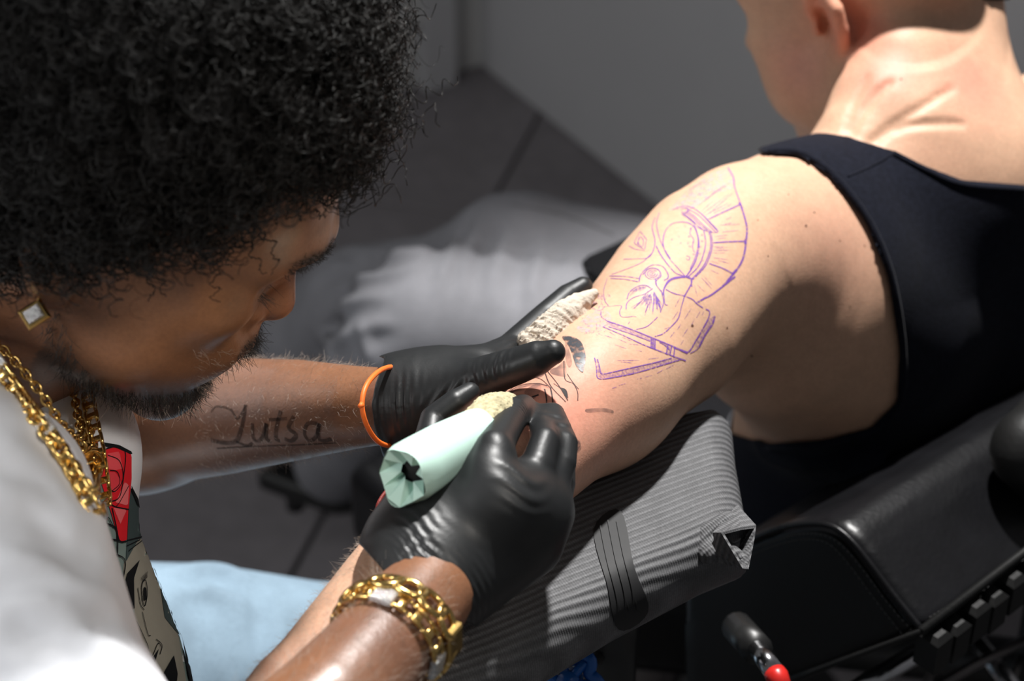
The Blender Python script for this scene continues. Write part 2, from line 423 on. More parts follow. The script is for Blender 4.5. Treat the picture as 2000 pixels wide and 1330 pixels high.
def strands(name, pts, radius, mat_, parent, tip=.4):
    """pts: array (N, K, 3) of hair strands"""
    N, K, _ = pts.shape
    hc = bpy.data.hair_curves.new(name); hc.add_curves([K]*N)
    hc.points.foreach_set('position', pts.astype(np.float32).ravel())
    r = np.tile(radius*(1-(1-tip)*np.linspace(0, 1, K)), N).astype(np.float32)
    if 'radius' not in hc.attributes: hc.attributes.new('radius', 'FLOAT', 'POINT')
    hc.attributes['radius'].data.foreach_set('value', r)
    hc.materials.append(mat_); o = bpy.data.objects.new(name, hc); COL.objects.link(o)
    if parent is not None: o.parent = parent; o.matrix_parent_inverse = parent.matrix_basis.inverted()
    return o
def scatter(o, n, ok):
    """random surface points of a mesh object inside a region -> points, normals"""
    me = o.data; nf = len(me.polygons); c = np.empty(nf*3, np.float32); me.polygons.foreach_get('center', c); c = c.reshape(-1, 3)
    nn = np.empty(nf*3, np.float32); me.polygons.foreach_get('normal', nn); nn = nn.reshape(-1, 3)
    m = np.nonzero(ok(c, nn))[0]
    if len(m) == 0: return None
    i = rng.choice(m, n); return c[i]+rng.normal(0, .0008, (n, 3)), nn[i]
def to_px(v):
    z = v[:, 1]*CP-(v[:, 2]-CAMZ)*SP; y = -(v[:, 1]*SP+(v[:, 2]-CAMZ)*CP)
    return 1000+FPX*v[:, 0]/z, 665+FPX*y/z, z

def folds(S, lines, r, k=.014, ridge=True, gap=10, zmin=0):
    # cloth folds: a soft ridge lying on the surface with a trough beside it
    v, F = S.mesh(); bv = BVHTree.FromPolygons([tuple(q) for q in v], [tuple(q) for q in F])
    for ln in lines:
        p = resample(cr(ln, 6), 12); n = len(p); rid = []; tr = []
        for i, q in enumerate(p):
            t = p[min(i+1, n-1)]-p[max(i-1, 0)]; pr = np.array([-t[1], t[0]])/(np.linalg.norm(t)+1e-9); a = math.sin(math.pi*(i+.5)/n)**.5
            h = hit(bv, q[0], q[1], zmin); g = hit(bv, *(q+pr*gap), zmin)
            if h: rid.append((h[0]-h[1]*r*.55, r*a))
            if g: tr.append((g[0]+g[1]*r*.65, r*a))
        if ridge and len(rid) > 1: S.chain(rid, k)
        if len(tr) > 1: S.chain(tr, k, 's')
def prism(name, poly, p0, n, thick, rnd, mat_, parent=None, h=.004, puff=0, flare=0, it=1, post=None):
    """upholstered slab: outline given on the plane (p0, n), thickness below it, rounded"""
    n = nrm(n); pts = np.array([on_plane(x, y, p0, n) if len((x, y)) == 2 else 0 for x, y in poly])
    u = nrm(np.cross([0, 0, 1.], n) if abs(n[2]) < .95 else np.cross([0, 1., 0], n)); v_ = np.cross(n, u); o = pts.mean(0)
    q = np.stack([(pts-o)@u, (pts-o)@v_], 1)
    m = .03+thick; S = SDF(np.minimum(pts.min(0), (pts-n*thick).min(0))-.03, np.maximum(pts.max(0), (pts-n*thick).max(0))+.03, h)
    X, Y, Z = S.ax[0][:, None, None]-o[0], S.ax[1][None, :, None]-o[1], S.ax[2][None, None, :]-o[2]
    U = X*u[0]+Y*u[1]+Z*u[2]; Vv = X*v_[0]+Y*v_[1]+Z*v_[2]; Wd = X*n[0]+Y*n[1]+Z*n[2]
    U = np.broadcast_to(U, S.d.shape); Vv = np.broadcast_to(Vv, S.d.shape)
    d2 = polysd(U.astype(float), Vv.astype(float), q)
    Wd = Wd-puff*(1-np.exp(np.minimum(d2, 0)/.05))
    a = d2+rnd; b = np.abs(Wd+thick/2)-thick/2+rnd
    S.d = (np.minimum(np.maximum(a, b), 0)+np.sqrt(np.maximum(a, 0)**2+np.maximum(b, 0)**2)-rnd).astype(np.float32)
    if post: post(S)
    return sdf_obj(name, S, mat_, parent, it)
# ------------------------------------------------------------------ setting: floor tiles, walls
A1 = np.array([-.28, -.96, 0]); A1 /= np.linalg.norm(A1); A2 = np.array([-A1[1], A1[0], 0])
fl = MB(); fl.add([(-3, -.6, -.012), (3.2, -.6, -.012), (3.2, 4.2, -.012), (-3, 4.2, -.012)], [[0, 1, 2, 3]])
floor = struct(fl.obj('floor', M['grout'], None, False))
org = on_plane(644, 983, (0, 0, 0), np.array([0, 0, 1.]))
T_ = .60; tm = MB(); tm.box((0, 0, 0), (A1, A2, np.array([0, 0, 1.])), (T_/2-.003, T_/2-.003, .006), .002)
t0 = None
for i in range(-5, 6):
    for j in range(-5, 6):
        c = org+A1*(i+.35)*T_+A2*(j+.5)*T_
        x, y, zz = to_px(np.array([[c[0], c[1], 0]])); 
        if c[1] < .9 or x[0] < -500 or x[0] > 2600 or c[1] > 3.6 or y[0] > 2000: continue
        if t0 is None: t0 = tm.obj('tile', M['floor'], floor, False); o = t0
        else:
            o = t0.copy(); COL.objects.link(o); o.parent = floor
        o.location = (c[0], c[1], -.006)
e1 = nrm([.54, -.8417, 0]); e2 = nrm([-.8417, -.54, 0]); K0 = on_plane(940, 130, (0, 0, 0), np.array([0, 0, 1.]))
def wall(name, a, b, m, th=.1, h=2.7):
    d = nrm(b-a); n_ = np.cross(d, [0, 0, 1]); n_ = n_ if n_@(a) > 0 else -n_
    mb = MB(); mb.box((a+b)/2+n_*th/2+np.array([0, 0, h/2]), (d, n_, np.array([0, 0, 1.])), (np.linalg.norm(b-a)/2, th/2, h/2), .004)
    return struct(mb.obj(name, m, None, False))
wr = wall('wall_right', K0, K0+e1*3.9, M['wall']); wl = wall('wall_left', K0-e2*.1, K0+e2*3.0, M['wall_l'])
# closed door leaf in the left wall, seen past the hair
n2 = nrm(np.cross(e2, [0, 0, 1])); n2 = n2 if n2@K0 < 0 else -n2
d0 = MB(); dc = K0+e2*(.13+.45); d0.box(dc+n2*.012+np.array([0, 0, 1.19]), (e2, n2, np.array([0, 0, 1.])), (.45, .014, 1.06), .004)
door = struct(d0.obj('door_1', M['wall_l'], None, False))
d1 = MB()
for s_ in (-1, 1): d1.box(dc+e2*s_*.48+n2*.012+np.array([0, 0, 1.125]), (e2, n2, np.array([0, 0, 1.])), (.03, .02, 1.125), .004)
d1.obj('door_frame', M['wall'], door, False)

# ------------------------------------------------------------------ heads
def frame(f, yaw_l=None):
    f = nrm(f); l = nrm(np.cross([0, 0, 1.], f)) if yaw_l is None else nrm(yaw_l); u = np.cross(f, l)
    return np.stack([f, l, u], 1)
def loc(R, o, p): return np.asarray(o)+R@np.asarray(p, float)
def head(S, R, o, ear_side=(-1, 1), broad=1.0, bx=0, nx=0, ex=0):
    L = lambda *p: loc(R, o, p)
    ch = lambda pts, k=.012, op='u', flat=None: S.chain([(L(*p[:3]), p[3]) for p in pts], k, op, flat)
    S.ell(L(-.012, 0, .035), R, (.100, .077, .094), .02)
    S.ell(L(.040, 0, -.025), R, (.056, .062*broad, .088), .03)
    S.ell(L(.055+bx, 0, .035), R, (.040, .060, .055), .03)
    for s in (-1, 1):
        ch([(-.006, s*.056, -.045, .016), (.012, s*.052, -.080, .017), (.070, s*.016, -.112, .016)], .03)
        ch([(.040, s*.050*broad, -.060, .022), (.066, s*.026, -.070, .024)], .03)
        S.ell(L(.060, s*.046, -.020), R, (.026, .022, .020), .02)
        ch([(.072+bx*.7, s*.043, .022, .010), (.087+bx, s*.022, .026, .012), (.090+bx, 0, .022, .013)], .014)
        S.ell(L(.094+bx*.3, s*.032, .002), R, (.015, .018, .012), .012, 's')
        S.ell(L(.078, s*.032, .001), R, (.013, .015, .013), .003)
        ch([(.088, s*.020, -.006, .002), (.091, s*.032, -.005, .0025), (.086, s*.046, -.004, .002)], .003)
    ch([(.074, -.010, -.114, .018), (.074, .010, -.114, .018)], .025)
    ch([(.088+bx*.5, 0, .014, .009), (.103+nx*.5, 0, -.012, .010), (.115+nx, 0, -.034, .0125)], .010)
    for s in (-1, 1):
        ch([(.101+nx, s*.0135, -.038, .0105)], .006)
        S.ell(L(.108+nx, s*.0075, -.048), R, (.005, .004, .005), .002, 's')
    ch([(.086, -.018, -.066, .016), (.092, 0, -.064, .018), (.086, .018, -.066, .016)], .014)
    ch([(.088, -.024, -.0745, .005), (.103, -.006, -.068, .0065), (.103, .006, -.068, .0065), (.088, .024, -.0745, .005)], .006)
    ch([(.088, -.022, -.0775, .005), (.100, 0, -.083, .0085), (.088, .022, -.0775, .005)], .006)
    ch([(.092, -.022, -.0755, .0012), (.109, 0, -.0755, .0012), (.092, .022, -.0755, .0012)], .003, 's')
    for s in ear_side:
        E = lambda b, out, z, r: (-.006+ex-b, s*(.070+out), -.004+z, r)
        ch([E(-.010, .004, -.006, .004), E(-.011, .008, .012, .0045), E(-.002, .013, .031, .005), E(.012, .018, .029, .0055), E(.021, .021, .012, .006), E(.019, .020, -.006, .0055), E(.010, .014, -.022, .006), E(.002, .009, -.033, .0075), E(-.006, .006, -.030, .006)], .005)
        ch([E(-.004, .004, .018, .004), E(.010, .010, .014, .005), E(.012, .010, -.004, .005), E(.004, .006, -.020, .005)], .010)
        ch([E(.002, .006, .02, .003), E(.012, .013, .012, .0035), E(.011, .012, -.006, .0035)], .004)
        ch([E(-.012, .005, -.006, .005)], .005)
        ch([E(-.006, .002, -.004, .005)], .004, 's')
def paint(v, base, blobs, patches=()):
    c = np.tile(np.array(base), (len(v), 1))
    for ctr, r, col, am in blobs:
        q = np.linalg.norm(v-np.asarray(ctr), axis=1)/r; m = np.clip(1-q, 0, 1); m = m*m*(3-2*m)*am
        c = c*(1-m[:, None])+np.array(col)*m[:, None]
    return c

# ------------------------------------------------------------------ CLIENT
CL = thing('person', W(1640, 1000, 1.9), 'man with shaved head in a navy tank top, bare arm stretched along the pad', 'person')
C7 = W(1850, 300, 1.57); lsh = W(1480, 470, 1.46); ldir = nrm([-.69, -.70, .12]); fdir = nrm([-.71, .70, .0])
rsh = C7-ldir*.20+np.array([0, 0, -.06])
S = SDF((-.18, .62, .62), (.80, 1.78, 1.30), .0027)
# torso
S.chain(C((1830, 400, 1.60, 205), (1790, 560, 1.66, 275), (1745, 720, 1.70, 300), (1700, 960, 1.80, 280)), .03)
S.chain(C((1640, 560, 1.60, 215), (1640, 680, 1.66, 185)), .05)          # shoulder blade and side of the back
S.chain([(rsh+ldir*.02, .07), (C7+np.array([.03, .02, -.06]), .06)], .04)
S.chain(C((1530, 432, 1.50, 128), (1650, 395, 1.53, 118), (1760, 380, 1.56, 120)), .05)   # trapezius
S.chain(C((1430, 600, 1.48, 150), (1530, 640, 1.512, 185), (1625, 685, 1.575, 212)), .06)
S.chain(C((1490, 520, 1.475, 140), (1580, 530, 1.53, 190), (1650, 560, 1.58, 210)), .05)
TORSO = S.copy()
# arm
S.chain(C((1455, 482, 1.455, 146), (1395, 525, 1.425, 158), (1298, 650, 1.37, 154), (1170, 768, 1.30, 131)), .03)
S.chain(C((1440, 455, 1.445, 112), (1370, 480, 1.42, 98), (1302, 548, 1.385, 102), (1264, 622, 1.352, 112)), .02)    # deltoid
S.chain(C((1170, 765, 1.30, 131), (1062, 862, 1.245, 122), (985, 925, 1.215, 122), (880, 1040, 1.175, 124), (765, 1165, 1.135, 114), (625, 1318, 1.10, 100), (575, 1390, 1.085, 94)), .03)
# hand, resting beyond the end of the pad
S.chain(C((595, 1390, 1.085, 90), (520, 1440, 1.08, 96), (450, 1520, 1.075, 92)), .02, flat=(nrm([.2, .3, 1]), .55))
S.chain(C((548, 1345, 1.085, 52), (500, 1390, 1.07, 46), (430, 1440, 1.05, 36), (385, 1475, 1.04, 30)), .016)
for k, (dx, dy) in enumerate(((-55, -22), (-30, 18), (0, 48), (32, 72))):
    S.chain(C((450+dx*.8, 1520+dy, 1.075, 36), (385+dx, 1600+dy, 1.07, 31), (350+dx, 1655+dy, 1.085, 27), (345+dx, 1685+dy, 1.11, 23)), .01)
for q in range(3):
    S.chain(C((546+q*9, 1262+q*8, 1.066, 3), (566+q*8, 1292+q*6, 1.062, 4), (600+q*8, 1320, 1.065, 3)), .004, 's')
# right arm, hidden in front of him, down to the lap
S.chain([(rsh, .062), (rsh+np.array([-.03, .07, -.16]), .048), (rsh+np.array([-.10, .12, -.27]), .042)], .03)
rel = rsh+np.array([-.10, .12, -.27]); rw = W(1480, 610, 1.95)
# neck and head
for q_ in (S, TORSO): q_.chain(C((1850, 330, 1.585, 168), (1822, 190, 1.605, 156), (1806, 60, 1.625, 156), (1802, -10, 1.635, 152)), .06)
S.chain(C((1735, 330, 1.56, 75), (1755, 230, 1.55, 80), (1750, 120, 1.56, 80)), .06)
Rc = frame([-.73, .511, -.454]); Oc = W(1689, -42, 1.61)
head(S, Rc, Oc)
for s_ in (-1, 1): S.chain([(loc(Rc, Oc, (.050, s_*.038, -.058)), .033), (loc(Rc, Oc, (.022, s_*.046, -.080)), .024)], .03)
S.chain(C((1668, 250, 1.53, 40), (1700, 215, 1.54, 60)), .03)
NECK_FOLDS = [[(1652, 255), (1664, 212), (1692, 150)], [(1662, 262), (1678, 230), (1712, 184), (1740, 160)], [(1700, 277), (1727, 254), (1790, 215), (1860, 172)], [(1706, 280), (1740, 256), (1790, 243), (1850, 240), (1880, 243)]]
EARC = loc(Rc, Oc, (-.012, .088, 0))
cb = np.array([.60, .365, .245]); pk = np.array([.66, .30, .22])
_b = None
def SP_(px, py, z):
    h = hit(_b, px, py) if _b else None
    return h[0] if h else W(px, py, z)
def client_cols(v):
    c = paint(v, cb, [(W(1660, 470, 1.42), .09, pk, .35), (W(1100, 780, 1.22), .10, (.60, .25, .18), .75), (W(1060, 770, 1.21), .05, (.50, .17, .12), .55),
        (EARC, .05, (.72, .26, .17), .8), (SP_(1900, 160, 1.50), .055, (.66, .22, .16), .7), (SP_(1720, 130, 1.5), .05, (.62, .22, .16), .7), (SP_(1690, 60, 1.5), .03, (.62, .20, .14), .6), (SP_(1560, 130, 1.5), .05, (.54, .26, .2), .7), (SP_(1820, 300, 1.5), .06, (.55, .30, .20), .5),
        (W(1120, 590, 1.27), .03, (.70, .30, .22), .4), (W(700, 1250, 1.05), .09, (.64, .34, .25), .5), (W(540, 1290, 1.05), .05, (.60, .26, .18), .6)])
    # cropped stubble on the scalp
    lv = (v-Oc)@Rc; m = np.clip((lv[:, 2]-(.0-.55*lv[:, 0]))/.035+.2, 0, 1)*np.clip((.075-lv[:, 0])/.02, 0, 1)*(np.abs(lv[:, 1]) < .0785)
    m = np.clip(m, 0, 1)*np.clip((1.35-np.linalg.norm(lv, axis=1)/.1), 0, 1)
    c = c*(1-.45*m[:, None])+np.array([.20, .15, .12])*.45*m[:, None]
    return c
client = sdf_obj('body', S, M['skin_client'], CL, 1, client_cols)
_b = bvh_of(client)
for ln in NECK_FOLDS:      # skin folds pressed in along the surface
    for q in resample(cr(ln, 6), 7):
        h = hit(_b, *q)
        if h: S.chain([(h[0]+h[1]*.0012, .0019)], .004, 's')
_o = client; client = sdf_obj('body', S, M['skin_client'], CL, 1, client_cols); bpy.data.objects.remove(_o); client.name = 'body'
client['label'] = 'tanned bare skin of neck, shoulder and arm'
bvc = bvh_of(client)
# tank top
T = TORSO; T.d -= .0045
T.polycut([(1440, 250), (1488, 300), (1560, 302), (1622, 345), (1690, 432), (1735, 540), (1757, 680), (1752, 785), (1700, 836), (1600, 862), (1500, 868), (1447, 852), (1300, 800), (1100, 500), (1300, 200)], 1.80, band=.06)
T.polycut([(1600, 240), (1694, 279), (1745, 293), (1810, 325), (1880, 352), (2010, 362), (2200, 330), (2300, 0), (1650, 0)], 1.85, band=.06)
for a in (((1500, 888, 1.60, 6), (1580, 905, 1.56, 9), (1700, 900, 1.53, 6)), ((1600, 930, 1.58, 7), (1720, 925, 1.53, 9), (1880, 900, 1.50, 6)), ((1700, 960, 1.58, 8), (1850, 935, 1.52, 9), (1990, 900, 1.5, 6))):
    T.chain(C(*a), .02)
tank = sdf_obj('tank_top', T, M['tank'], CL, 1); tank['label'] = 'navy tank top with narrow shoulder strap'
bvt = bvh_of(tank)
mb = MB()
for line in ([(1500, 296), (1562, 297), (1626, 339), (1697, 430), (1742, 540), (1764, 680), (1758, 788), (1703, 842), (1600, 868), (1500, 874)], [(1745, 300), (1810, 333), (1880, 361), (2000, 371)], [(1748, 296), (1715, 318), (1655, 345)]):
    p = [hit(bvt, *q) for q in resample(cr(line, 8), 6)]; p = np.array([h[0]-h[1]*.0004 for h in p if h])
    for _ in range(8): p[1:-1] = .5*p[1:-1]+.25*(p[:-2]+p[2:])
    mb.tube(p, .0028 if len(line) > 3 else .0012, 8)
stuff(mb.obj('hem_seam', M['tank'], tank)); del S, T, TORSO
# grey jeans
J = SDF((-.62, 1.15, .02), (.62, 2.25, .85), .0045)
J.chain(C((1700, 900, 2.02, 290), (1480, 830, 2.03, 210), (1120, 672, 2.05, 158), (850, 612, 2.06, 132), (805, 636, 2.07, 128)), .03)
J.chain(C((805, 640, 2.07, 128), (745, 735, 2.2, 120), (665, 880, 2.45, 86), (655, 900, 2.5, 82)), .03)
J.chain(C((1750, 820, 2.05, 250), (1500, 690, 2.10, 190), (1230, 560, 2.13, 142), (1045, 508, 2.15, 126), (1000, 510, 2.16, 122)), .03)
J.chain(C((1000, 510, 2.16, 122), (860, 560, 2.27, 104), (700, 590, 2.42, 110), (610, 660, 2.52, 105), (580, 800, 2.6, 82)), .03)
folds(J, [[(935, 425), (905, 490), (900, 560)], [(985, 450), (952, 520), (950, 585)], [(1050, 480), (1028, 540), (1030, 600)], [(890, 460), (858, 515), (850, 560)], [(1110, 500), (1096, 550), (1106, 600)], [(640, 560), (720, 545), (800, 520)],
    [(640, 690), (690, 660), (760, 640)], [(700, 640), (715, 700), (750, 770)], [(630, 630), (690, 598), (740, 585)], [(600, 560), (660, 520), (760, 500)], [(620, 650), (650, 700), (660, 760)], [(670, 480), (730, 500), (820, 490)], [(1150, 520), (1130, 570), (1140, 620)]], .011, .012, gap=14)
jeans_c = sdf_obj('jeans', J, M['jeans_grey'], CL, 1); jeans_c['label'] = 'washed grey denim jeans bunched behind the knees'
bvj = bvh_of(jeans_c); mb = MB()
ribbons(mb, bvj, [(1000, 400), (1100, 420), (1200, 460)], 2, .0006)
stuff(mb.obj('leg_seam', M['thread'], jeans_c))
# right forearm and hand on the lap (behind the tattooed arm)
S = SDF(np.minimum(rel, rw)-.14, np.maximum(rel, rw)+.14, .003)
S.chain([(rel, .044), (rel*.5+rw*.5, .040), (rw, .029)], .01); hd = nrm(rw-rel)
S.chain([(rw, .030), (rw+hd*.05, .040), (rw+hd*.085, .036)], .015, flat=(np.array([0, 0, 1.]), .55))
sd = nrm(np.cross(hd, [0, 0, 1]))
for k in range(4):
    b = rw+hd*.085+sd*(.024-.016*k); S.chain([(b, .010), (b+hd*.022+[0, 0, .006], .009), (b+hd*.032+[0, 0, -.012], .008)], .005)
S.chain([(rw+hd*.02+sd*-.03, .013), (rw+hd*.05+sd*-.05, .011), (rw+hd*.078+sd*-.048, .009)], .008)
sdf_obj('forearm', S, M['skin_client'], CL, 1, lambda v: np.tile(cb, (len(v), 1)))
# shoes on the footrest
for px, py, z in ((650, 905, 2.56), (575, 830, 2.66)):
    b = W(px, py, z); b[2] = .125; f = nrm([-.87, .48, 0]); S = SDF(b-.25, b+.25, .005)
    S.chain([(b+[0, 0, .045], .046), (b+f*.10+[0, 0, .025], .046), (b+f*.19+[0, 0, .015], .038)], .02); S.chain([(b+[0, 0, .05], .045), (b+[0, 0, .10], .048)], .02)
    S.fn(b-.24, b+.24, lambda X, Y, Z: Z-(b[2]-.012)+X*0+Y*0, 0, 's')
    sdf_obj('shoe', S, M['plastic'], CL, 1)
# ------------------------------------------------------------------ ARTIST
AR = thing('person', W(120, 1900, 1.5), 'man with a big black afro in white printed t-shirt and black gloves, working', 'person')
Ra = frame([math.cos(math.radians(30)), 0, -math.sin(math.radians(30))], (0, 1, 0))
Oa = W(570, 605, 1.19)-Ra@np.array([.1195, 0, -.036])
La = lambda *p: loc(Ra, Oa, p)
S = SDF((-.62, .50, .78), (.02, 1.36, 1.34), .0024)
head(S, Ra, Oa, broad=1.06, bx=.011, nx=-.008, ex=-.011)
nb = La(-.075, 0, -.155)
S.chain([(La(-.040, 0, -.05), .066), (La(-.058, 0, -.11), .064), (nb, .070)], .03)
S.chain([(La(.0, 0, -.085), .045), (La(-.03, 0, -.14), .05)], .03)
S.chain([(nb, .07), (W(50, 1000, 1.25), .042), (W(110, 1290, 1.25), .05)], .05)      # trunk under the shirt
# left arm: shoulder behind the head, elbow low at the back
S.chain([(W(110, 420, 1.42), .07), (W(200, 690, 1.45), .052), (W(262, 822, 1.43), .048)], .03)
S.chain(C((262, 822, 1.43, 122), (330, 826, 1.41, 118), (440, 812, 1.37, 114), (580, 800, 1.32, 98), (700, 795, 1.28, 80), (762, 792, 1.265, 74)), .025)
# right arm: near shoulder, elbow below the frame, forearm up to the glove
S.chain(C((-40, 1000, 1.075, 150), (95, 1340, 1.02, 140), (290, 1640, .945, 150)), .03)
S.chain(C((290, 1640, .945, 150), (450, 1570, .96, 150), (640, 1392, 1.00, 126), (760, 1246, 1.045, 100), (838, 1156, 1.08, 92)), .03)
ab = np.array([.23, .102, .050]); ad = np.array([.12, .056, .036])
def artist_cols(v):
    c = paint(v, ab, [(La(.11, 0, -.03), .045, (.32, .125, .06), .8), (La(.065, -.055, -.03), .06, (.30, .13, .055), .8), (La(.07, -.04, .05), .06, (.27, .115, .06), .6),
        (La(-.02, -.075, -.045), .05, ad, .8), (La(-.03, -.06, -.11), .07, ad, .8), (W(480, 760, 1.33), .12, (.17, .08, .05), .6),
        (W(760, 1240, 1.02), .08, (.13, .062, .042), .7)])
    l = (v-Oa)@Ra
    # lips
    m = np.exp(-((l[:, 2]+.0755)/.0085)**2)*np.exp(-((l[:, 1])/.022)**4)*(l[:, 0] > .085); c = c*(1-.6*m[:, None])+np.array([.20, .075, .06])*.6*m[:, None]
    # beard shadow: moustache, chin and jaw line
    jaw = np.exp(-((l[:, 2]+.098+.10*np.clip(.05-l[:, 0], 0, .1)*-2.2)/.020)**2)*(l[:, 0] > -.005)*(l[:, 0] < .10)
    mus = np.exp(-((l[:, 2]+.0615)/.006)**2)*(np.abs(l[:, 1]) < .028)*(l[:, 0] > .085)
    chin = np.exp(-((l[:, 2]+.112)/.018)**2-((l[:, 1])/.035)**4)*(l[:, 0] > .05)
    m = np.clip(jaw*.75+mus*.8+chin*.9, 0, .9)*np.exp(-np.maximum(np.linalg.norm(l, axis=1)-.17, 0)/.01); c = c*(1-m[:, None])+np.array([.02, .014, .012])*m[:, None]
    # brow and scalp under the hair
    for s in (-1, 1):
        q = np.exp(-((l[:, 2]-.027)/.005)**2-((l[:, 1]-s*.030)/.02)**4)*(l[:, 0] > .06); c = c*(1-.8*q[:, None])+.015*.8*q[:, None]
    return c
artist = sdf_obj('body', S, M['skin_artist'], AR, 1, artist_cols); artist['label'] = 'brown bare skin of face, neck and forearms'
bva = bvh_of(artist); del S
# T-shirt
S = SDF((-.66, .56, .72), (-.06, 1.40, 1.20), .0034)
S.chain(C((20, 860, 1.22, 175), (62, 960, 1.22, 190), (70, 1100, 1.23, 205), (130, 1330, 1.23, 232), (150, 1420, 1.24, 235)), .04)
S.chain(C((-10, 760, 1.24, 130), (90, 800, 1.25, 128), (120, 850, 1.23, 130)), .04)
S.chain([(W(20, 880, 1.30), .062), (W(60, 620, 1.42), .075)], .05)
CHEST = S.copy()
S.chain(C((-190, 900, 1.12, 230), (-30, 985, 1.065, 212), (30, 1120, 1.04, 196), (100, 1330, 1.01, 190), (165, 1450, .985, 195)), .03)
S.chain([(W(110, 430, 1.42), .085), (W(190, 660, 1.45), .075)], .04)
folds(S, [[(40, 1030), (110, 1045), (175, 1110)], [(10, 1120), (100, 1135), (190, 1190)], [(0, 1240), (90, 1205), (200, 1195)], [(-10, 1300), (80, 1275), (180, 1300)], [(100, 860), (160, 960), (190, 1070)], [(20, 900), (100, 940), (150, 1010)], [(60, 1200), (140, 1240), (215, 1300)], [(10, 980), (80, 985), (140, 1030)]], .006, .02, gap=16)
S.chain([(np.array([-.40, .80, 1.05]), .075), (np.array([-.415, 1.0, 1.07]), .080), (np.array([-.41, 1.16, 1.05]), .075)], .05)
S.chain([(np.array([-.40, .92, .95]), .10), (np.array([-.38, .98, .80]), .12)], .05)
S.ell(La(-.07, 0, -.10), Ra, (.075, .078, .085), .012, 's')
tee = sdf_obj('t_shirt', S, M['cotton_white'], AR, 1); tee['label'] = 'white cotton t-shirt with a red rose and grey face print'
bvs = bvh_of(tee); mb = MB()
cl = [La(-.07+.079*math.cos(t)*1.0, .080*math.sin(t), -.150-.055*math.cos(t)) for t in np.linspace(0, 2*math.pi, 40)[:-1]]
mb.tube(cl, .0045, 8, True); mb.obj('collar', M['cotton_white'], tee)
cv, cF = CHEST.mesh(); bvp = BVHTree.FromPolygons([tuple(q) for q in cv], [tuple(q) for q in cF]); del S, CHEST
# blue jeans: left thigh beyond the arms, right thigh nearer, shins to the floor
J = SDF((-.70, .55, .02), (.02, 1.60, .86), .0055)
J.chain(C((140, 1330, 1.66, 235), (380, 1312, 1.70, 212), (600, 1332, 1.74, 196), (700, 1345, 1.76, 170)), .04)
kl = W(700, 1345, 1.76); J.chain([(kl, .075), (kl+np.array([.03, .05, -.22]), .062), (kl+np.array([-.02, .05, -.44]), .058)], .03)
hr = np.array([-.44, .82, .55]); kr = np.array([-.12, .72, .55]); J.chain([(hr, .11), (kr, .075), (kr+np.array([.02, 0, -.45]), .055)], .04)
J.chain([(np.array([-.46, 1.0, .52]), .13), (np.array([-.42, 1.0, .66]), .13)], .05)
folds(J, [[(395, 1130), (405, 1220), (410, 1330)], [(450, 1120), (462, 1220), (478, 1330)], [(530, 1150), (525, 1250), (535, 1330)], [(330, 1120), (420, 1112), (500, 1140)], [(340, 1180), (380, 1160), (440, 1165)]], .010, .014, gap=14)
J.fn((-.7, .5, 0), (.05, 1.65, .3), lambda X, Y, Z: Z-.05+X*0+Y*0, 0, 's')
jb = sdf_obj('jeans', J, M['jeans_blue'], AR, 1); jb['label'] = 'pale blue faded denim jeans'; del J
for kx in (kl+np.array([-.02, .05, -.44]), kr+np.array([.02, 0, -.45])):
    b = kx.copy(); b[2] = .0; S = SDF(b-.28, b+.28, .006); S.chain([(b+[-.02, 0, .045], .044), (b+[.10, 0, .035], .043), (b+[.19, 0, .03], .034)], .02); S.chain([(b+[0, 0, .05], .045), (b+[0, 0, .10], .05)], .02)
    S.fn(b-.28, b+.28, lambda X, Y, Z: Z-.001+X*0+Y*0, 0, 's'); sdf_obj('shoe', S, M['plastic'], AR, 1)

# ---- left glove (stretching the skin): thumb on top, fingers behind the arm
def ripple(S, c, r, ax, wl, amp, ph=0):
    c = np.asarray(c); ax = nrm(ax)
    bx = nrm(np.cross(ax, [.3, .2, 1])); k = 2*math.pi/wl
    def f(X, Y, Z):
        t = (X-c[0])*ax[0]+(Y-c[1])*ax[1]+(Z-c[2])*ax[2]; u = (X-c[0])*bx[0]+(Y-c[1])*bx[1]+(Z-c[2])*bx[2]
        return amp*np.sin(k*t+ph+2.2*np.sin(70*u+40*t)+1.5*np.sin(160*u))*(.55+.45*np.sin(110*u+90*t+1))
    S.disp(c, r, f)
S = SDF((-.12, .84, .86), (.11, 1.18, 1.13), .0012)
g0 = W(728, 796, 1.27); gx = nrm(W(840, 780, 1.26)-g0)
S.chain(C((732, 796, 1.27, 80), (790, 790, 1.264, 80), (850, 782, 1.262, 78)), .012)
S.chain(C((790, 785, 1.262, 72), (880, 758, 1.262, 66), (950, 735, 1.265, 52), (990, 715, 1.28, 40)), .03)
S.chain(C((830, 800, 1.262, 66), (905, 795, 1.258, 44), (950, 790, 1.258, 30)), .03)
S.chain(C((850, 775, 1.245, 52), (930, 741, 1.232, 42), (1010, 714, 1.218, 37), (1050, 699, 1.212, 34), (1080, 688, 1.208, 25)), .014)
S.chain(C((940, 730, 1.27, 46), (1000, 682, 1.30, 33), (1062, 622, 1.325, 28), (1110, 580, 1.34, 26), (1138, 560, 1.345, 20)), .012)
S.chain(C((930, 735, 1.29, 44), (1000, 700, 1.335, 30), (1070, 650, 1.365, 27), (1120, 615, 1.38, 21)), .01)
S.chain(C((915, 750, 1.30, 44), (985, 730, 1.345, 29), (1050, 690, 1.375, 26), (1095, 660, 1.385, 20)), .01)
S.chain(C((900, 775, 1.30, 40), (960, 765, 1.34, 25), (1015, 735, 1.36, 23), (1050, 715, 1.37, 18)), .01)
ripple(S, W(752, 790, 1.225), .036, gx, .0058, .0006); ripple(S, W(738, 800, 1.23), .03, gx, .0045, .0006)
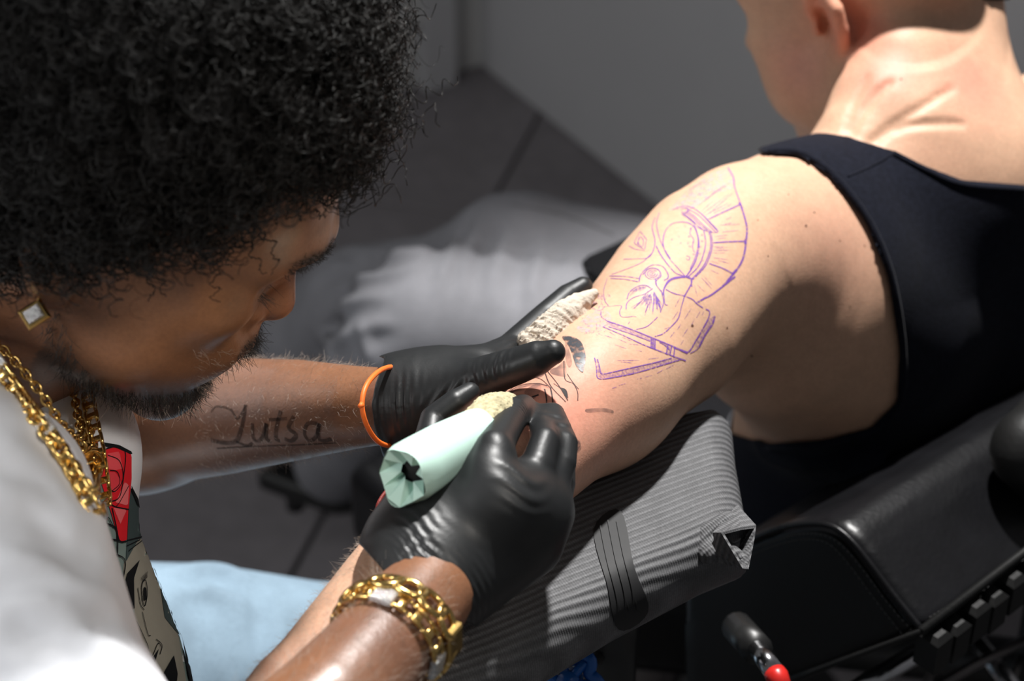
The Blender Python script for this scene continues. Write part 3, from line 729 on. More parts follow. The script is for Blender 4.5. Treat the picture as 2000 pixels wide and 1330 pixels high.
ripple(S, W(925, 722, 1.215), .02, nrm(gx+np.array([0, 0, .5])), .007, .0007); ripple(S, W(870, 790, 1.22), .030, nrm(gx+np.array([0, 0, -.8])), .0062, .0011)
ripple(S, W(950, 700, 1.21), .022, gx, .007, .0008); ripple(S, W(1000, 720, 1.19), .022, gx, .009, .0006); ripple(S, W(1010, 660, 1.28), .02, gx, .006, .0007)
S.polycut([(752, 700), (733, 750), (726, 790), (732, 840), (748, 890), (600, 950), (600, 650)], 9)
gl = sdf_obj('glove', S, M['glove'], AR, 1); gl['label'] = 'black glove stretching the skin with its thumb'
# ---- right glove (holding the machine)
S = SDF((-.10, .74, .90), (.06, 1.04, 1.14), .0012)
wr_ = W(822, 1165, 1.085)
S.chain(C((822, 1166, 1.085, 104), (845, 1110, 1.105, 112), (880, 1050, 1.12, 122)), .02)
for mx, my, mz, r in ((915, 990, 1.128, 72), (985, 985, 1.122, 66), (1035, 985, 1.13, 58), (1062, 1005, 1.145, 48)):
    S.chain(C((845, 1110, 1.105, 100), (mx-25, my+60, mz-.003, r+8), (mx, my, mz, r)), .02)
S.chain(C((830, 1060, 1.12, 85), (850, 980, 1.145, 70), (870, 930, 1.165, 55)), .03)
S.chain(C((850, 960, 1.15, 62), (838, 880, 1.175, 36), (846, 818, 1.188, 26), (890, 785, 1.190, 25), (918, 766, 1.196, 20)), .008)       # thumb
S.chain(C((930, 985, 1.120, 58), (953, 910, 1.108, 41), (966, 874, 1.110, 36), (1003, 806, 1.160, 31), (1022, 795, 1.185, 25)), .006)      # index
S.chain(C((1005, 985, 1.120, 52), (1050, 905, 1.126, 33), (1064, 862, 1.138, 29), (1058, 815, 1.185, 24)), .006)                             # middle
S.chain(C((1050, 985, 1.132, 46), (1098, 905, 1.142, 28), (1104, 866, 1.152, 25), (1082, 808, 1.185, 21)), .006)                             # ring
S.chain(C((1070, 1000, 1.145, 44), (1096, 945, 1.160, 28), (1100, 905, 1.175, 24), (1090, 868, 1.20, 18)), .006)                             # little
for x, y, z, r in ((1015, 985, 1.098, 30), (955, 965, 1.098, 34), (1060, 1005, 1.122, 22)): S.chain(C((x, y, z, r)), .03)
ax = nrm(W(900, 1020, 1.12)-wr_)
ripple(S, W(800, 1085, 1.075), .045, nrm(ax+np.array([.5, 0, .3])), .0065, .0007); ripple(S, W(840, 1140, 1.06), .05, ax, .0055, .0005); ripple(S, W(900, 1170, 1.08), .04, ax, .005, .0005)
ripple(S, W(1020, 800, 1.15), .014, nrm(W(1020, 790, 1.18)-W(970, 870, 1.12)), .0035, .0004); ripple(S, W(1085, 820, 1.16), .016, [0, .5, 1], .005, .0006); ripple(S, W(1010, 945, 1.09), .03, [.3, .5, 1], .008, .0007)
CUFF = C((742, 1104, 1.085, 6), (766, 1140, 1.062, 6), (790, 1160, 1.056, 6), (850, 1196, 1.060, 6), (905, 1208, 1.09, 6))
S.chain(CUFF, .004)
S.chain(C((740, 1104, 1.08, 11), (752, 1118, 1.07, 7)), .005)
S.polycut([(700, 1060), (742, 1106), (788, 1164), (848, 1200), (908, 1214), (960, 1240), (900, 1400), (650, 1300)], 9)
gr = sdf_obj('glove', S, M['glove'], AR, 1); gr['label'] = 'black glove gripping the tattoo machine'; del S

# ---- afro
S = SDF(La(-.02, 0, .07)-.2, La(-.02, 0, .07)+.2, .003)
S.ell(La(-.030, 0, .070), Ra, (.118, .108, .105), 0)
n_ = Ra@nrm([-.62, 0, .78]); p_ = La(.078, 0, .078)
S.fn(La(-.02, 0, .07)-.2, La(-.02, 0, .07)+.2, lambda X, Y, Z: n_[0]*(X-p_[0])+n_[1]*(Y-p_[1])+n_[2]*(Z-p_[2]), .02, 's')
S.d += .0
def lump(X, Y, Z): return .006*(np.sin(95*X+2*np.sin(60*Y))*np.sin(88*Y+1.5*np.sin(70*Z))*np.sin(92*Z))
S.disp(La(-.03, 0, .07), .25, lump)
hb = sdf_obj('hair', S, M['black'], AR, 0); hb['label'] = 'big rounded black afro of tight curls'
def curls(N, seed, Rout, len_j, coil=(.0032, .0055), pitch=(.009, .014), K=52, front=False):
    g = np.random.default_rng(seed); d = g.normal(size=(N*4, 3)); d /= np.linalg.norm(d, axis=1)[:, None]
    root = np.array([-.012, 0, .035])+d*np.array([.100, .078, .094])
    hz = np.interp(root[:, 0], [-.12, -.06, -.015, .0, .03, .06, .075, .1], [-.055, -.050, -.012, .010, .032, .055, .068, .080])
    ok = root[:, 2] > hz
    if front: ok &= (root[:, 2] < hz+.03) & (root[:, 0] > -.01)
    root, d = root[ok][:N], d[ok][:N]; n = len(root)
    ctr = np.array([-.030, 0, .068]); e = root-ctr; e /= np.linalg.norm(e, axis=1)[:, None]
    dirn = e+g.normal(0, .16, (n, 3)); dirn[:, 2] -= .05
    if front: dirn = e+np.array([.28, 0, -.30])*g.random((n, 1))*1.4+g.normal(0, .22, (n, 3))
    dirn /= np.linalg.norm(dirn, axis=1)[:, None]
    tip = ctr+np.array([-.002, 0, .012])+dirn*np.array(Rout)*(1+g.normal(0, len_j, (n, 1)))
    if front: tip = root+dirn*(.026+.022*g.random((n, 1)))
    if not front:
        keep = np.ones(n, bool)
        for f in (.6, 1.0):
            q = root*(1-f)+tip*f; x, y, z = q.T
            keep &= ~((x > .075) & (z < .066+.10*(x-.08))) & ~((np.abs(y) > .05) & (x > .062) & (z < .085)) & ~((np.abs(y) > .06) & (z < np.interp(x, [-.03, .0, .03, .06], [-.02, .004, .034, .05])) & (x > -.03))
        root, tip = root[keep], tip[keep]; n = len(root)
    t = np.linspace(0, 1, K)[None, :, None]; base = root[:, None]*(1-t)+tip[:, None]*t
    L = np.linalg.norm(tip-root, axis=1); ax_ = (tip-root)/L[:, None]
    u = np.cross(ax_, g.normal(size=(n, 3))); u /= np.linalg.norm(u, axis=1)[:, None]; v_ = np.cross(ax_, u)
    turns = L/g.uniform(*pitch, n); ph = g.uniform(0, 6.28, n); rad = g.uniform(*coil, n)
    a = 2*math.pi*turns[:, None]*t[:, :, 0]+ph[:, None]; rr = rad[:, None]*(.35+.65*np.minimum(1, t[:, :, 0]*2.2))
    q = base+rr[:, :, None]*(np.cos(a)[:, :, None]*u[:, None]+np.sin(a)[:, :, None]*v_[:, None])+g.normal(0, .0004, (n, K, 3))
    q += .004*np.sin(t*7+ph[:, None, None])*u[:, None]
    return np.asarray(Oa)+q@Ra.T
q = np.concatenate([curls(6400, 1, (.142, .140, .146), .05), curls(3200, 2, (.140, .132, .138), .07, (.004, .007))])
q2 = curls(130, 3, (.14, .13, .13), .05, (.0018, .0032), (.007, .011), 100, front=True); stuff(strands('front_curls', q2, .0005, M['hair'], hb))
stuff(strands('curls', q, .00055, M['hair'], hb))
q = curls(520, 7, (.147, .146, .150), .06, (.002, .006)); stuff(strands('flyaway_curls', q, .00022, M['hair'], hb))
# beard, brows, lashes
def short_hair(name, o, n, ok, L, rad, m, parent, lean, K=5, jit=.6, curl=.3):
    r = scatter(o, n, ok)
    if r is None: return None
    p, nn = r; d = nn*.5+np.asarray(lean)+rng.normal(0, jit, p.shape)*.5; d /= np.linalg.norm(d, axis=1)[:, None]
    LL = L*rng.uniform(.5, 1.2, (len(p), 1, 1)); t = np.linspace(0, 1, K)[None, :, None]; b = rng.normal(0, curl, p.shape)
    q = p[:, None]+LL*(d[:, None]*t+b[:, None]*t*t)
    return stuff(strands(name, q, rad, m, parent))
def lc(c): return (c-np.asarray(Oa))@Ra
def beard_ok(c, n):
    l = lc(c); j = np.interp(l[:, 0], [-.01, .02, .06, .09], [-.055, -.088, -.103, -.100])
    a = (np.abs(l[:, 2]-j) < .013) & (l[:, 0] > -.01) & (l[:, 0] < .11) & (l[:, 2] > -.14)
    m = (np.abs(l[:, 2]+.062) < .006) & (l[:, 0] > .085) & (np.abs(l[:, 1]) < .03); return a | m
short_hair('beard', artist, 5200, beard_ok, .0075, .00016, M['beard'], AR, Ra@np.array([.2, 0, -.5]))
short_hair('beard_tips', artist, 260, lambda c, n: beard_ok(c, n) & (lc(c)[:, 2] < -.103) & (lc(c)[:, 0] > .02), .011, .00016, M['fuzz'], AR, Ra@np.array([.2, 0, -.7]))
short_hair('eyebrow', artist, 700, lambda c, n: (lambda l: (np.abs(l[:, 2]-.024) < .006) & (np.abs(np.abs(l[:, 1])-.032) < .02) & (l[:, 0] > .06))(lc(c)), .0028, .00014, M['beard'], AR, Ra@np.array([0, 0, .2]))
short_hair('eyelash', artist, 70, lambda c, n: (lambda l: (np.abs(l[:, 2]+.006) < .002) & (np.abs(np.abs(l[:, 1])-.032) < .013) & (l[:, 0] > .08))(lc(c)), .009, .00016, M['beard'], AR, Ra@np.array([.8, 0, -.4]))
# fine hair on the forearms
def px_ok(x0, y0, x1, y1, z0, z1):
    def f(c, n):
        x, y, z = to_px(c); return (x > x0) & (x < x1) & (y > y0) & (y < y1) & (z > z0) & (z < z1)
    return f
short_hair('arm_hair', artist, 3000, px_ok(380, 680, 720, 960, 1.1, 1.5), .005, .00006, M['fuzz'], AR, (.6, 0, .1))
short_hair('arm_hair', artist, 1500, px_ok(440, 1120, 880, 1400, .9, 1.2), .008, .00006, M['fuzz'], AR, (.3, .4, .1))
short_hair('arm_hair', client, 2600, px_ok(440, 930, 860, 1350, .9, 1.3), .0045, .00006, M['fuzz'], CL, (-.3, -.5, 0))
# stud in the ear lobe
lobe = La(-.020, -.093, -.040); ex = nrm(Ra@np.array([.97, -.1, .45])); ey = nrm(np.cross([0, -.80, .60], ex)); ez = np.cross(ex, ey)
a_, b_ = nrm(ex*.75+ey*.62), nrm(-ex*.62+ey*.75)
st = MB(); st.box(lobe, (a_, b_, np.cross(a_, b_)), (.0068, .0058, .0022), .001); so = st.obj('ear_stud', M['gold'], AR, False); so['label'] = 'square gold ear stud set with pale stones'
g_ = MB(); g_.box(lobe+np.array([0, -.0012, .0010])*1.4, (a_, b_, np.cross(a_, b_)), (.0046, .0036, .0022), .0008); g_.obj('stone', M['diamond'], so, False)
# ------------------------------------------------------------------ arm rest pad
Z3 = np.array([0, 0, 1.])
AP = thing('arm_rest', W(1200, 1400, 1.3), 'padded arm rest wrapped in ribbed black grip wrap under the tattooed arm', 'arm rest')
HP = .945; pp = (0, 0, HP)
pad_poly = [(1402, 772), (1434, 800), (1441, 870), (1458, 960), (1466, 1042), (1378, 1078), (1210, 1165), (1000, 1290), (850, 1385), (600, 1500), (560, 1420), (760, 1190), (900, 1050), (1100, 900), (1300, 790)]
pad = prism('pad', pad_poly, pp, (0, 0, 1), .050, .022, M['wrap'], AP, .0026, .006)
bvd = bvh_of(pad)
mb = MB(); fill(mb, bvd, [(1160, 1035), (1212, 1000), (1238, 1110), (1264, 1192), (1206, 1228), (1184, 1140)], .0012, 8); bd = mb.obj('shadow_band', M['pad_shadow'], AP)  # strip of shadow across the pad, laid on as a dark band
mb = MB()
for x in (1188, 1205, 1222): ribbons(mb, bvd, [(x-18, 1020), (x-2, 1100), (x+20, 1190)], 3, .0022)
mb.obj('fold', M['pad_shadow'], bd)  # raised streaks on the painted shadow strip
# loose folded end of the wrap
A_ = [(1392, 1040, 1.243), (1440, 985, 1.262), (1455, 1010, 1.262), (1440, 1085, 1.245), (1420, 1104, 1.238), (1398, 1082, 1.238)]
B_ = [(1408, 1040, 1.232), (1446, 1030, 1.238), (1477, 1026, 1.245), (1474, 1050, 1.24), (1462, 1112, 1.225), (1450, 1110, 1.222)]
mb = MB(); n = 6; Av, Bv = [W(*p) for p in A_], [W(*p) for p in B_]; bc = np.mean(Bv, 0)
Bi = [b+(bc-b)*.16 for b in Bv]; Ai = [b*.45+a*.55+(bc-b)*.12 for a, b in zip(Av, Bi)]
V = Av+Bv+Bi+Ai; F = []
for i in range(n):
    j = (i+1) % n
    for k in range(3): F.append([k*n+i, k*n+j, (k+1)*n+j, (k+1)*n+i])
mb.add(V, F); we = mb.obj('wrap_end', M['wrap'], AP, False); we['label'] = 'loose folded end of the black wrap'
S = SDF(W(1440, 1060, 1.24)-.09, W(1440, 1060, 1.24)+.09, .0016)
S.chain(C((1380, 1050, 1.258, 30), (1425, 1030, 1.258, 32), (1462, 1030, 1.256, 12)), .01); S.chain(C((1380, 1085, 1.246, 16), (1425, 1080, 1.240, 20), (1456, 1092, 1.235, 9)), .012)
S.chain(C((1378, 1075, 1.236, 3), (1405, 1062, 1.228, 4), (1415, 1020, 1.232, 2)), .005, 's'); S.chain(C((1420, 1100, 1.232, 4), (1432, 1070, 1.226, 4), (1426, 1040, 1.23, 2)), .005, 's')
sdf_obj('wrap_gather', S, M['wrap'], AP, 1)
mb = MB(); pc = on_plane(1190, 1060, (0, 0, HP-.06), Z3); mb.tube([pc, pc-[0, 0, .25], [pc[0], pc[1], .03]], .022, 14); mb.obj('post', M['plastic'], AP)
mb = MB(); mb.box(pc-[0, 0, .012], (nrm([-.83, -.55, 0]), nrm([.55, -.83, 0]), Z3), (.06, .03, .012), .003); mb.obj('bracket', M['plastic'], AP, False)
mb = MB(); mb.tube([[pc[0], pc[1], .0], [pc[0], pc[1], .03]], .16, 24); mb.obj('base', M['plastic'], AP)
# blue lobed knob below the pad
kc = W(1112, 1330, 1.28); kn = nrm(np.array([-.2, -.75, .6])); ku = nrm(np.cross(Z3, kn)); kv = np.cross(kn, ku); mb = MB()
rim = [kc+(.0165+.0028*math.cos(6*t))*(math.cos(t)*ku+math.sin(t)*kv) for t in np.linspace(0, 2*math.pi, 61)[:-1]]; mb.tube(rim, .0042, 10, True)
for t in np.arange(6)*math.pi/3: mb.tube([kc+kn*.004, kc+kn*.002+.016*(math.cos(t)*ku+math.sin(t)*kv)], .0032, 8)
mb.tube([kc-kn*.012, kc+kn*.007], .007, 14); k_ = mb.obj('adjusting_knob', M['bluep'], AP); k_['label'] = 'bright blue plastic knob with openings'
mb = MB(); mb.tube([kc-kn*.01, pc-[0, 0, .10]], .005, 10); mb.obj('knob_stem', M['steel_dark'], k_)

# ------------------------------------------------------------------ client's chair
CH = thing('tattoo_chair', (.15, 1.55, 0), 'black leather reclining chair with stitched backrest the client sits on', 'chair')
gn = nrm([-.74, -.67, .06]); gp = W(1640, 1180, 1.44)
bpoly = [(1330, 1120), (1400, 1080), (1480, 1046), (1520, 1030), (1560, 1021), (1600, 1019), (1632, 1027), (1662, 1050), (1692, 1085), (1745, 1155), (1803, 1230), (1700, 1278), (1530, 1345), (1400, 1400), (1330, 1400)]
back = prism('backrest', bpoly, gp, gn, .62, .010, M['leather'], CH, .0042)
bvb = bvh_of(back)
# darker side panel, piping and stitches
mb = MB(); inner = [(1340, 1135), (1400, 1098), (1480, 1064), (1525, 1047), (1562, 1038), (1598, 1037), (1626, 1044), (1650, 1062), (1680, 1098), (1732, 1168), (1780, 1230), (1700, 1266), (1530, 1333), (1400, 1388), (1345, 1388)]
fill(mb, bvb, inner, .0012, 14, curve=False); sp = mb.obj('side_panel', M['leather_dark'], back)
def on3(line, off): return [on_plane(x, y, gp, gn)+gn*off for x, y in line]
mb = MB(); mb.tube(resample(cr(on3([(1330, 1122), (1400, 1082), (1480, 1048), (1520, 1032), (1560, 1024), (1600, 1022), (1630, 1030), (1660, 1053), (1690, 1088), (1743, 1158), (1800, 1229)], .000), 6), .004), .0024, 8); mb.obj('piping', M['leather'], back)
def stitches(line, off, name='stitch'):
    p = resample(cr(on3(line, off), 6), .0042); mb = MB()
    for i in range(len(p)-1):
        d = p[i+1]-p[i]; mb.tube([p[i]+d*.15, p[i]+d*.5+gn*.0008, p[i]+d*.85], [.0003, .0006, .0003], 5)
    return stuff(mb.obj(name, M['thread'], back))
stitches([(1400, 1112), (1480, 1078), (1525, 1061), (1562, 1052), (1598, 1051), (1620, 1058), (1640, 1074), (1670, 1110), (1722, 1180), (1768, 1238)], .0018)
stitches([(1345, 1142), (1400, 1102), (1480, 1067), (1525, 1051), (1562, 1041), (1600, 1040), (1630, 1049), (1654, 1068), (1684, 1102), (1737, 1173), (1788, 1232)], .0018)
ed = nrm(-gn*np.array([1, 1, 0])); c0 = on_plane(1803, 1230, gp, gn); mb = MB()
mb.tube([c0-ed*.002, c0+ed*.30, c0+ed*.6], .0035, 8)
q0 = on_plane(1340, 1403, gp, gn); mb.tube([q0, c0], .0030, 8); mb.obj('bottom_piping', M['leather_dark'], back)
mb = MB(); b2 = [hit(bvb, x, 1208-(x-1812)*.62) for x in range(1812, 2012, 6)]; b2 = np.array([h[0]+h[1]*.0006 for h in b2 if h])
if len(b2) > 4:
    p = resample(b2, .0042)
    for i in range(len(p)-1): d = p[i+1]-p[i]; mb.tube([p[i]+d*.15, p[i]+d*.85], .0006, 5)
    stuff(mb.obj('stitch', M['black'], back))
# ribbed black strip under the rim, tube and wire rack
rb = MB(); rb.box((0, 0, 0), (ed, np.cross(Z3, ed), Z3), (.0086, .009, .017), .004); r0 = None
base = c0+ed*.010+np.array([.67, -.74, 0])*.004+np.array([0, 0, -.022])
for i in range(15):
    if r0 is None: r0 = rb.obj('rib', M['leather_dark'], CH, False); o = r0
    else: o = r0.copy(); COL.objects.link(o)
    o.location = tuple(base+ed*.021*i+np.array([0, 0, -.004*(i % 2)]))
mb = MB(); mb.tube([W(1560, 1425, 1.46), W(1690, 1336, 1.46), W(1815, 1262, 1.47)], .0075, 14); mb.obj('frame_tube', M['chrome'], CH)
RK = thing('wire_rack', W(1900, 1400, 1.9), 'dark wire rack with a chrome tube standing below the ribbed chair rail', 'rack')
for nm, pts, r, m in (('wire', [(1790, 1362, 1.62), (1900, 1300, 1.66), (2080, 1215, 1.72)], .0042, 'steel_dark'), ('wire', [(1760, 1400, 1.75), (1830, 1300, 1.78), (1880, 1220, 1.8)], .003, 'steel_dark'),
        ('wire', [(1955, 1400, 1.70), (1990, 1290, 1.74), (2030, 1180, 1.78)], .003, 'steel_dark'), ('tube', [(1902, 1250, 1.70), (1945, 1300, 1.68), (2010, 1390, 1.64)], .008, 'chrome')):
    mb = MB(); mb.tube([W(*p) for p in pts], r, 10); mb.obj(nm, M[m], RK)
mb = MB()
for px, py in ((1760, 1400), (1955, 1400), (2010, 1390)):
    p = W(px, py, 1.72); mb.tube([p, [p[0], p[1], 0]], .004, 8)
mb.obj('leg', M['steel_dark'], RK)
# release lever with red tip
mb = MB(); mb.tube([W(1478, 1268, 1.36), W(1496, 1288, 1.345), W(1512, 1312, 1.335)], [.0065, .0072, .0068], 14); lv = mb.obj('lever', M['chrome'], CH); lv['label'] = 'short chrome lever with a red tip'
mb = MB(); mb.tube([W(1512, 1312, 1.335), W(1518, 1322, 1.332), W(1530, 1345, 1.325)], [.0072, .0078, .006], 14); mb.obj('lever_tip', M['redp'], lv)
mb = MB(); mb.tube([W(1440, 1225, 1.42), W(1478, 1268, 1.36)], .011, 14); mb.obj('lever_socket', M['plastic'], lv)
# seat cushion, headrest, footrest, pedestal
seat = prism('seat', [(676, 893), (720, 868), (900, 800), (1450, 700), (1850, 900), (1500, 1180), (1050, 1130), (805, 1012)], (0, 0, .455), (0, 0, 1), .125, .03, M['leather'], CH, .006, .004)
S = SDF(W(2070, 870, 1.5)-.12, W(2070, 870, 1.5)+.12, .003); S.chain(C((2010, 860, 1.46, 62), (2090, 800, 1.52, 85), (2180, 760, 1.58, 85)), .02); S.chain(C((2000, 900, 1.46, 52), (2080, 940, 1.5, 95)), .025)
S.chain(C((1950, 815, 1.44, 4), (1985, 800, 1.425, 5), (2040, 770, 1.43, 4)), .006, 's'); hr_ = sdf_obj('headrest', S, M['leather_dark'], CH, 1)
fr = prism('footrest', [(498, 922), (590, 850), (780, 840), (700, 972), (652, 977), (560, 946)], (0, 0, .115), (0, 0, 1), .03, .008, M['plastic'], CH, .005)
mb = MB(); fp = on_plane(574, 950, (0, 0, .09), Z3); mb.tube([fp, fp-[0, 0, .035]], .012, 12); mb.obj('foot_peg', M['plastic'], CH)
pc2 = np.array([.12, 1.52, 0]); mb = MB(); mb.tube([pc2+[0, 0, .03], pc2+[0, 0, .34]], .06, 24); mb.obj('pedestal', M['steel_dark'], CH)
mb = MB(); mb.tube([pc2, pc2+[0, 0, .02], pc2+[0, 0, .04]], [.30, .30, .1], 32); mb.obj('base', M['plastic'], CH)
mb = MB(); mb.tube([pc2+[0, 0, .28], fp+[.15, -.05, .0]], .02, 12); mb.obj('footrest_arm', M['steel_dark'], CH)
bq = gp+ed*.3; mb = MB(); mb.tube([pc2+[.05, -.05, .31], [bq[0], bq[1], .5], [bq[0], bq[1], .76]], .025, 12); mb.obj('back_support', M['plastic'], CH)

# artist's stool
SO = thing('stool', (-.44, .98, 0), 'round black stool under the seated tattooist', 'stool')
mb = MB(); mb.tube([[-.44, .98, z] for z in (.36, .375, .42, .44)], [.15, .165, .165, .14], 28); mb.obj('seat', M['leather'], SO)
mb = MB(); mb.tube([[-.44, .98, .05], [-.44, .98, .37]], .025, 14); mb.obj('column', M['chrome'], SO)
for k in range(5):
    t = k*2*math.pi/5; mb = MB(); mb.tube([[-.44, .98, .07], [-.44+.24*math.cos(t), .98+.24*math.sin(t), .03]], [.022, .014], 8); mb.obj('leg', M['plastic'], SO)

# phone on the lap
PH = tag(prism('phone', [(1136, 507), (1146, 497), (1236, 455), (1300, 470), (1290, 520), (1190, 560), (1142, 525)], W(1190, 505, 1.84), (.02, -.12, 1), .010, .004, M['glass_black'], None, .0022), 'black phone lying on the grey denim lap behind the raised arm', 'phone')
cs = prism('case', [(1141, 516), (1150, 505), (1236, 468), (1300, 480), (1290, 532), (1190, 570), (1148, 538)], W(1190, 514, 1.852), (.02, -.12, 1), .010, .004, M['plastic'], PH, .0022)

# tissue tucked under the fingers
S = SDF(W(1090, 620, 1.29)-.09, W(1090, 620, 1.29)+.09, .0011)
S.chain(C((1032, 668, 1.285, 22), (1060, 648, 1.285, 27), (1100, 612, 1.293, 27), (1130, 592, 1.30, 22), (1160, 574, 1.308, 11)), .006)
S.chain(C((1050, 690, 1.275, 22), (1090, 655, 1.285, 22), (1130, 615, 1.30, 16)), .010)
S.chain(C((1026, 660, 1.28, 10), (1034, 690, 1.275, 9)), .006)
for a in (((1062, 668, 1.262, 3), (1090, 636, 1.268, 4), (1112, 618, 1.275, 3)), ((1100, 630, 1.27, 3), (1130, 622, 1.28, 3), (1150, 600, 1.295, 3)), ((1040, 650, 1.26, 2), (1056, 660, 1.258, 3), (1062, 690, 1.262, 2)), ((1080, 610, 1.268, 2), (1090, 622, 1.266, 3), (1100, 640, 1.27, 2))):
    S.chain(C(*a), .004, 's')
S.disp(W(1060, 655, 1.27), .05, lambda X, Y, Z: .0016*np.sin(900*X+260*np.sin(9*Y+40*Z)+700*Z)*np.sin(400*Y+300*X))
S.disp(W(1100, 620, 1.28), .06, lambda X, Y, Z: .0010*np.abs(np.sin(380*X+240*Z+2*np.sin(300*Y))))
tag(sdf_obj('tissue', S, M['paper'], None, 0), 'crumpled beige tissue tucked beneath the stretching glove fingers', 'tissue')

# tattoo machine
TM = thing('tattoo_machine', W(860, 880, 1.12), 'tattoo machine wrapped in mint green paper held by the black gloved hand', 'tattoo machine')
r_, f_ = W(800, 922, 1.088), W(938, 842, 1.135); ax = nrm(f_-r_); au = nrm(np.cross(ax, [0, 0, 1])); av = np.cross(ax, au); NS = 40; V = []; TAIL = math.atan2(float((W(780, 985, 1.09)-r_)@av), float((W(780, 985, 1.09)-r_)@au)); F = []
prof = [(-.006, .0150), (.0, .0168), (.008, .0166), (.03, .0158), (.045, .0150), (.060, .0140), (.0625, .0135)]
Lm = np.linalg.norm(f_-r_)
for k, (t, r) in enumerate(prof):
    for j in range(NS):
        a = 2*math.pi*j/NS; rr = r*(1+.02*math.sin(3*a+t*90)+.012*math.sin(7*a))
        if k == 0: rr *= 1+.05*math.sin(5*a+.7)
        off = 0
        if k == 0: off = -.007*max(0, math.cos(a-TAIL))**4
        V.append(r_+ax*(t*Lm/.0625+off)+rr*(math.cos(a)*au+math.sin(a)*av))
for k in range(len(prof)-1):
    for j in range(NS): F.append([k*NS+j, k*NS+(j+1) % NS, (k+1)*NS+(j+1) % NS, (k+1)*NS+j])
F.append([(len(prof)-1)*NS+j for j in range(NS)])
mb = MB(); mb.add(V, F); wrapo = mb.obj('paper_wrap', M['mint'], TM); wrapo['label'] = 'mint green paper sleeve'
# folded facets closing the rear end around the opening
mb = MB(); n = 12; out = []; inn = []
for j in range(n):
    i0 = int(round((j+.5)/n*NS)) % NS; a = 2*math.pi*i0/NS; o_ = np.array(V[i0]); out.append(o_+ax*.0002)
    inn.append(o_*0+r_+ax*(-.001 if j % 2 else .0045)+(.0052 if j % 2 else .0085)*(math.cos(a)*au+math.sin(a)*av))
F = []
for j in range(n):
    k = (j+1) % n; F += [[j, k, n+k], [j, n+k, n+j]]
mb.add(out+inn, F); mb.obj('fold', M['mint'], wrapo, False)
mb = MB(); mb.tube([r_+ax*.0035, r_+ax*.05], .0095, 20); mb.obj('motor_body', M['black'], TM)
S = SDF(W(965, 815, 1.16)-.05, W(965, 815, 1.16)+.05, .0009)
S.chain([(W(925, 850, 1.133), .0128), (W(962, 815, 1.150), .0136), (W(984, 806, 1.168), .0120)], .003)
S.disp(W(962, 815, 1.15), .05, lambda X, Y, Z: .0006*np.sin(1500*X+2*np.sin(900*Y))*np.sin(1400*Y+900*Z)*1.4)
go = sdf_obj('grip', S, M['grip'], TM, 0); go['label'] = 'bumpy beige grip bandage'
mb = MB(); mb.tube([W(980, 808, 1.165), W(1020, 812, 1.19), W(1046, 810, 1.207)], [.006, .0045, .002], 12); mb.obj('needle_tube', M['steel_dark'], TM)

# ------------------------------------------------------------------ gold
def torus(a, b, r, seg=20, ring=8, sq=1.0):
    mb = MB(); p = [(a*math.cos(t), b*math.sin(t), 0) for t in np.linspace(0, 2*math.pi, seg+1)[:-1]]; mb.tube(p, r, ring, True)
    me = bpy.data.meshes.new('link'); v = np.array(mb.v); v[:, 2] *= sq; me.from_pydata([tuple(q) for q in v], [], mb.f); me.update(); me.polygons.foreach_set('use_smooth', np.ones(len(me.polygons), bool)); return me
def place(me, name, m, parent, p, t, up, roll=0, sc=1):
    t = nrm(t); up = nrm(up-t*(t@up)); s_ = np.cross(up, t); R = Matrix(np.stack([t, s_, up], 1).tolist()) @ Matrix.Rotation(roll, 3, 'X')
    o = bpy.data.objects.new(name, me); COL.objects.link(o)
    if not me.materials: me.materials.append(m)
    o.parent = parent; o.matrix_parent_inverse = parent.matrix_basis.inverted(); o.matrix_basis = Matrix.Translation(Vector(p)) @ (R @ Matrix.Scale(sc, 3)).to_4x4(); return o
def plate(hx, hy, hz):
    mb = MB(); mb.box((0, 0, 0), ((1, 0, 0), (0, 1, 0), (0, 0, 1)), (hx, hy, hz), hz*.4); me = bpy.data.meshes.new('plate'); me.from_pydata(mb.v, [], mb.f); me.update(); return me
def hlink(hx, hy, r):
    # H shaped panther link: two side rails and a middle plate
    mb = MB(); E = ((1, 0, 0), (0, 1, 0), (0, 0, 1)); mb.box((0, 0, 0), E, (hx*.42, hy, r*1.1), r*.4)
    for s in (-1, 1): mb.tube([(-hx, s*hy*.72, 0), (-hx*.5, s*hy*.8, r*.4), (hx*.5, s*hy*.8, r*.4), (hx, s*hy*.72, 0)], r, 7)
    me = bpy.data.meshes.new('link'); me.from_pydata(mb.v, [], mb.f); me.update(); me.polygons.foreach_set('use_smooth', np.ones(len(me.polygons), bool)); return me
def drape(pts):
    out = []
    for x, y, z in pts:
        h = hit(bvs, x, y)
        if h is not None:
            zz = (h[0]-CC)@FW
            if zz < z+.004 and y > 600 and z < 1.17 and x > -120: z = zz-.0045
        out.append(W(x, y, z))
    return np.array(out)
def chain_of(name, label, pts, me, pitch, rolls, group, plates=(), pl=None, drp=True):
    p2 = resample(cr(np.array(pts, float), 8), 6); p = drape(p2) if drp else np.array([W(*q) for q in p2])
    for _ in range(6): p[1:-1] = .5*p[1:-1]+.25*(p[:-2]+p[2:])
    p = resample(p, pitch); t = thing(name, p[len(p)//2], label, 'necklace', group)
    for i in range(len(p)):
        d = p[min(i+1, len(p)-1)]-p[max(i-1, 0)]; up = -ray(1000, 665)
        if i in plates: place(pl, 'stone_plate', M['diamond'], t, p[i], d, up)
        else: place(me, 'link', M['gold'], t, p[i], d, up, rolls[i % len(rolls)])
    return t, p
bkp = [La(-.075+.096*math.cos(t), .094*math.sin(t), -.118) for t in np.radians([95, 125, 155, 180, 205, 235, 262])]
bkp = [tuple(q) for q in np.stack(to_px(np.array(bkp)), 1)]
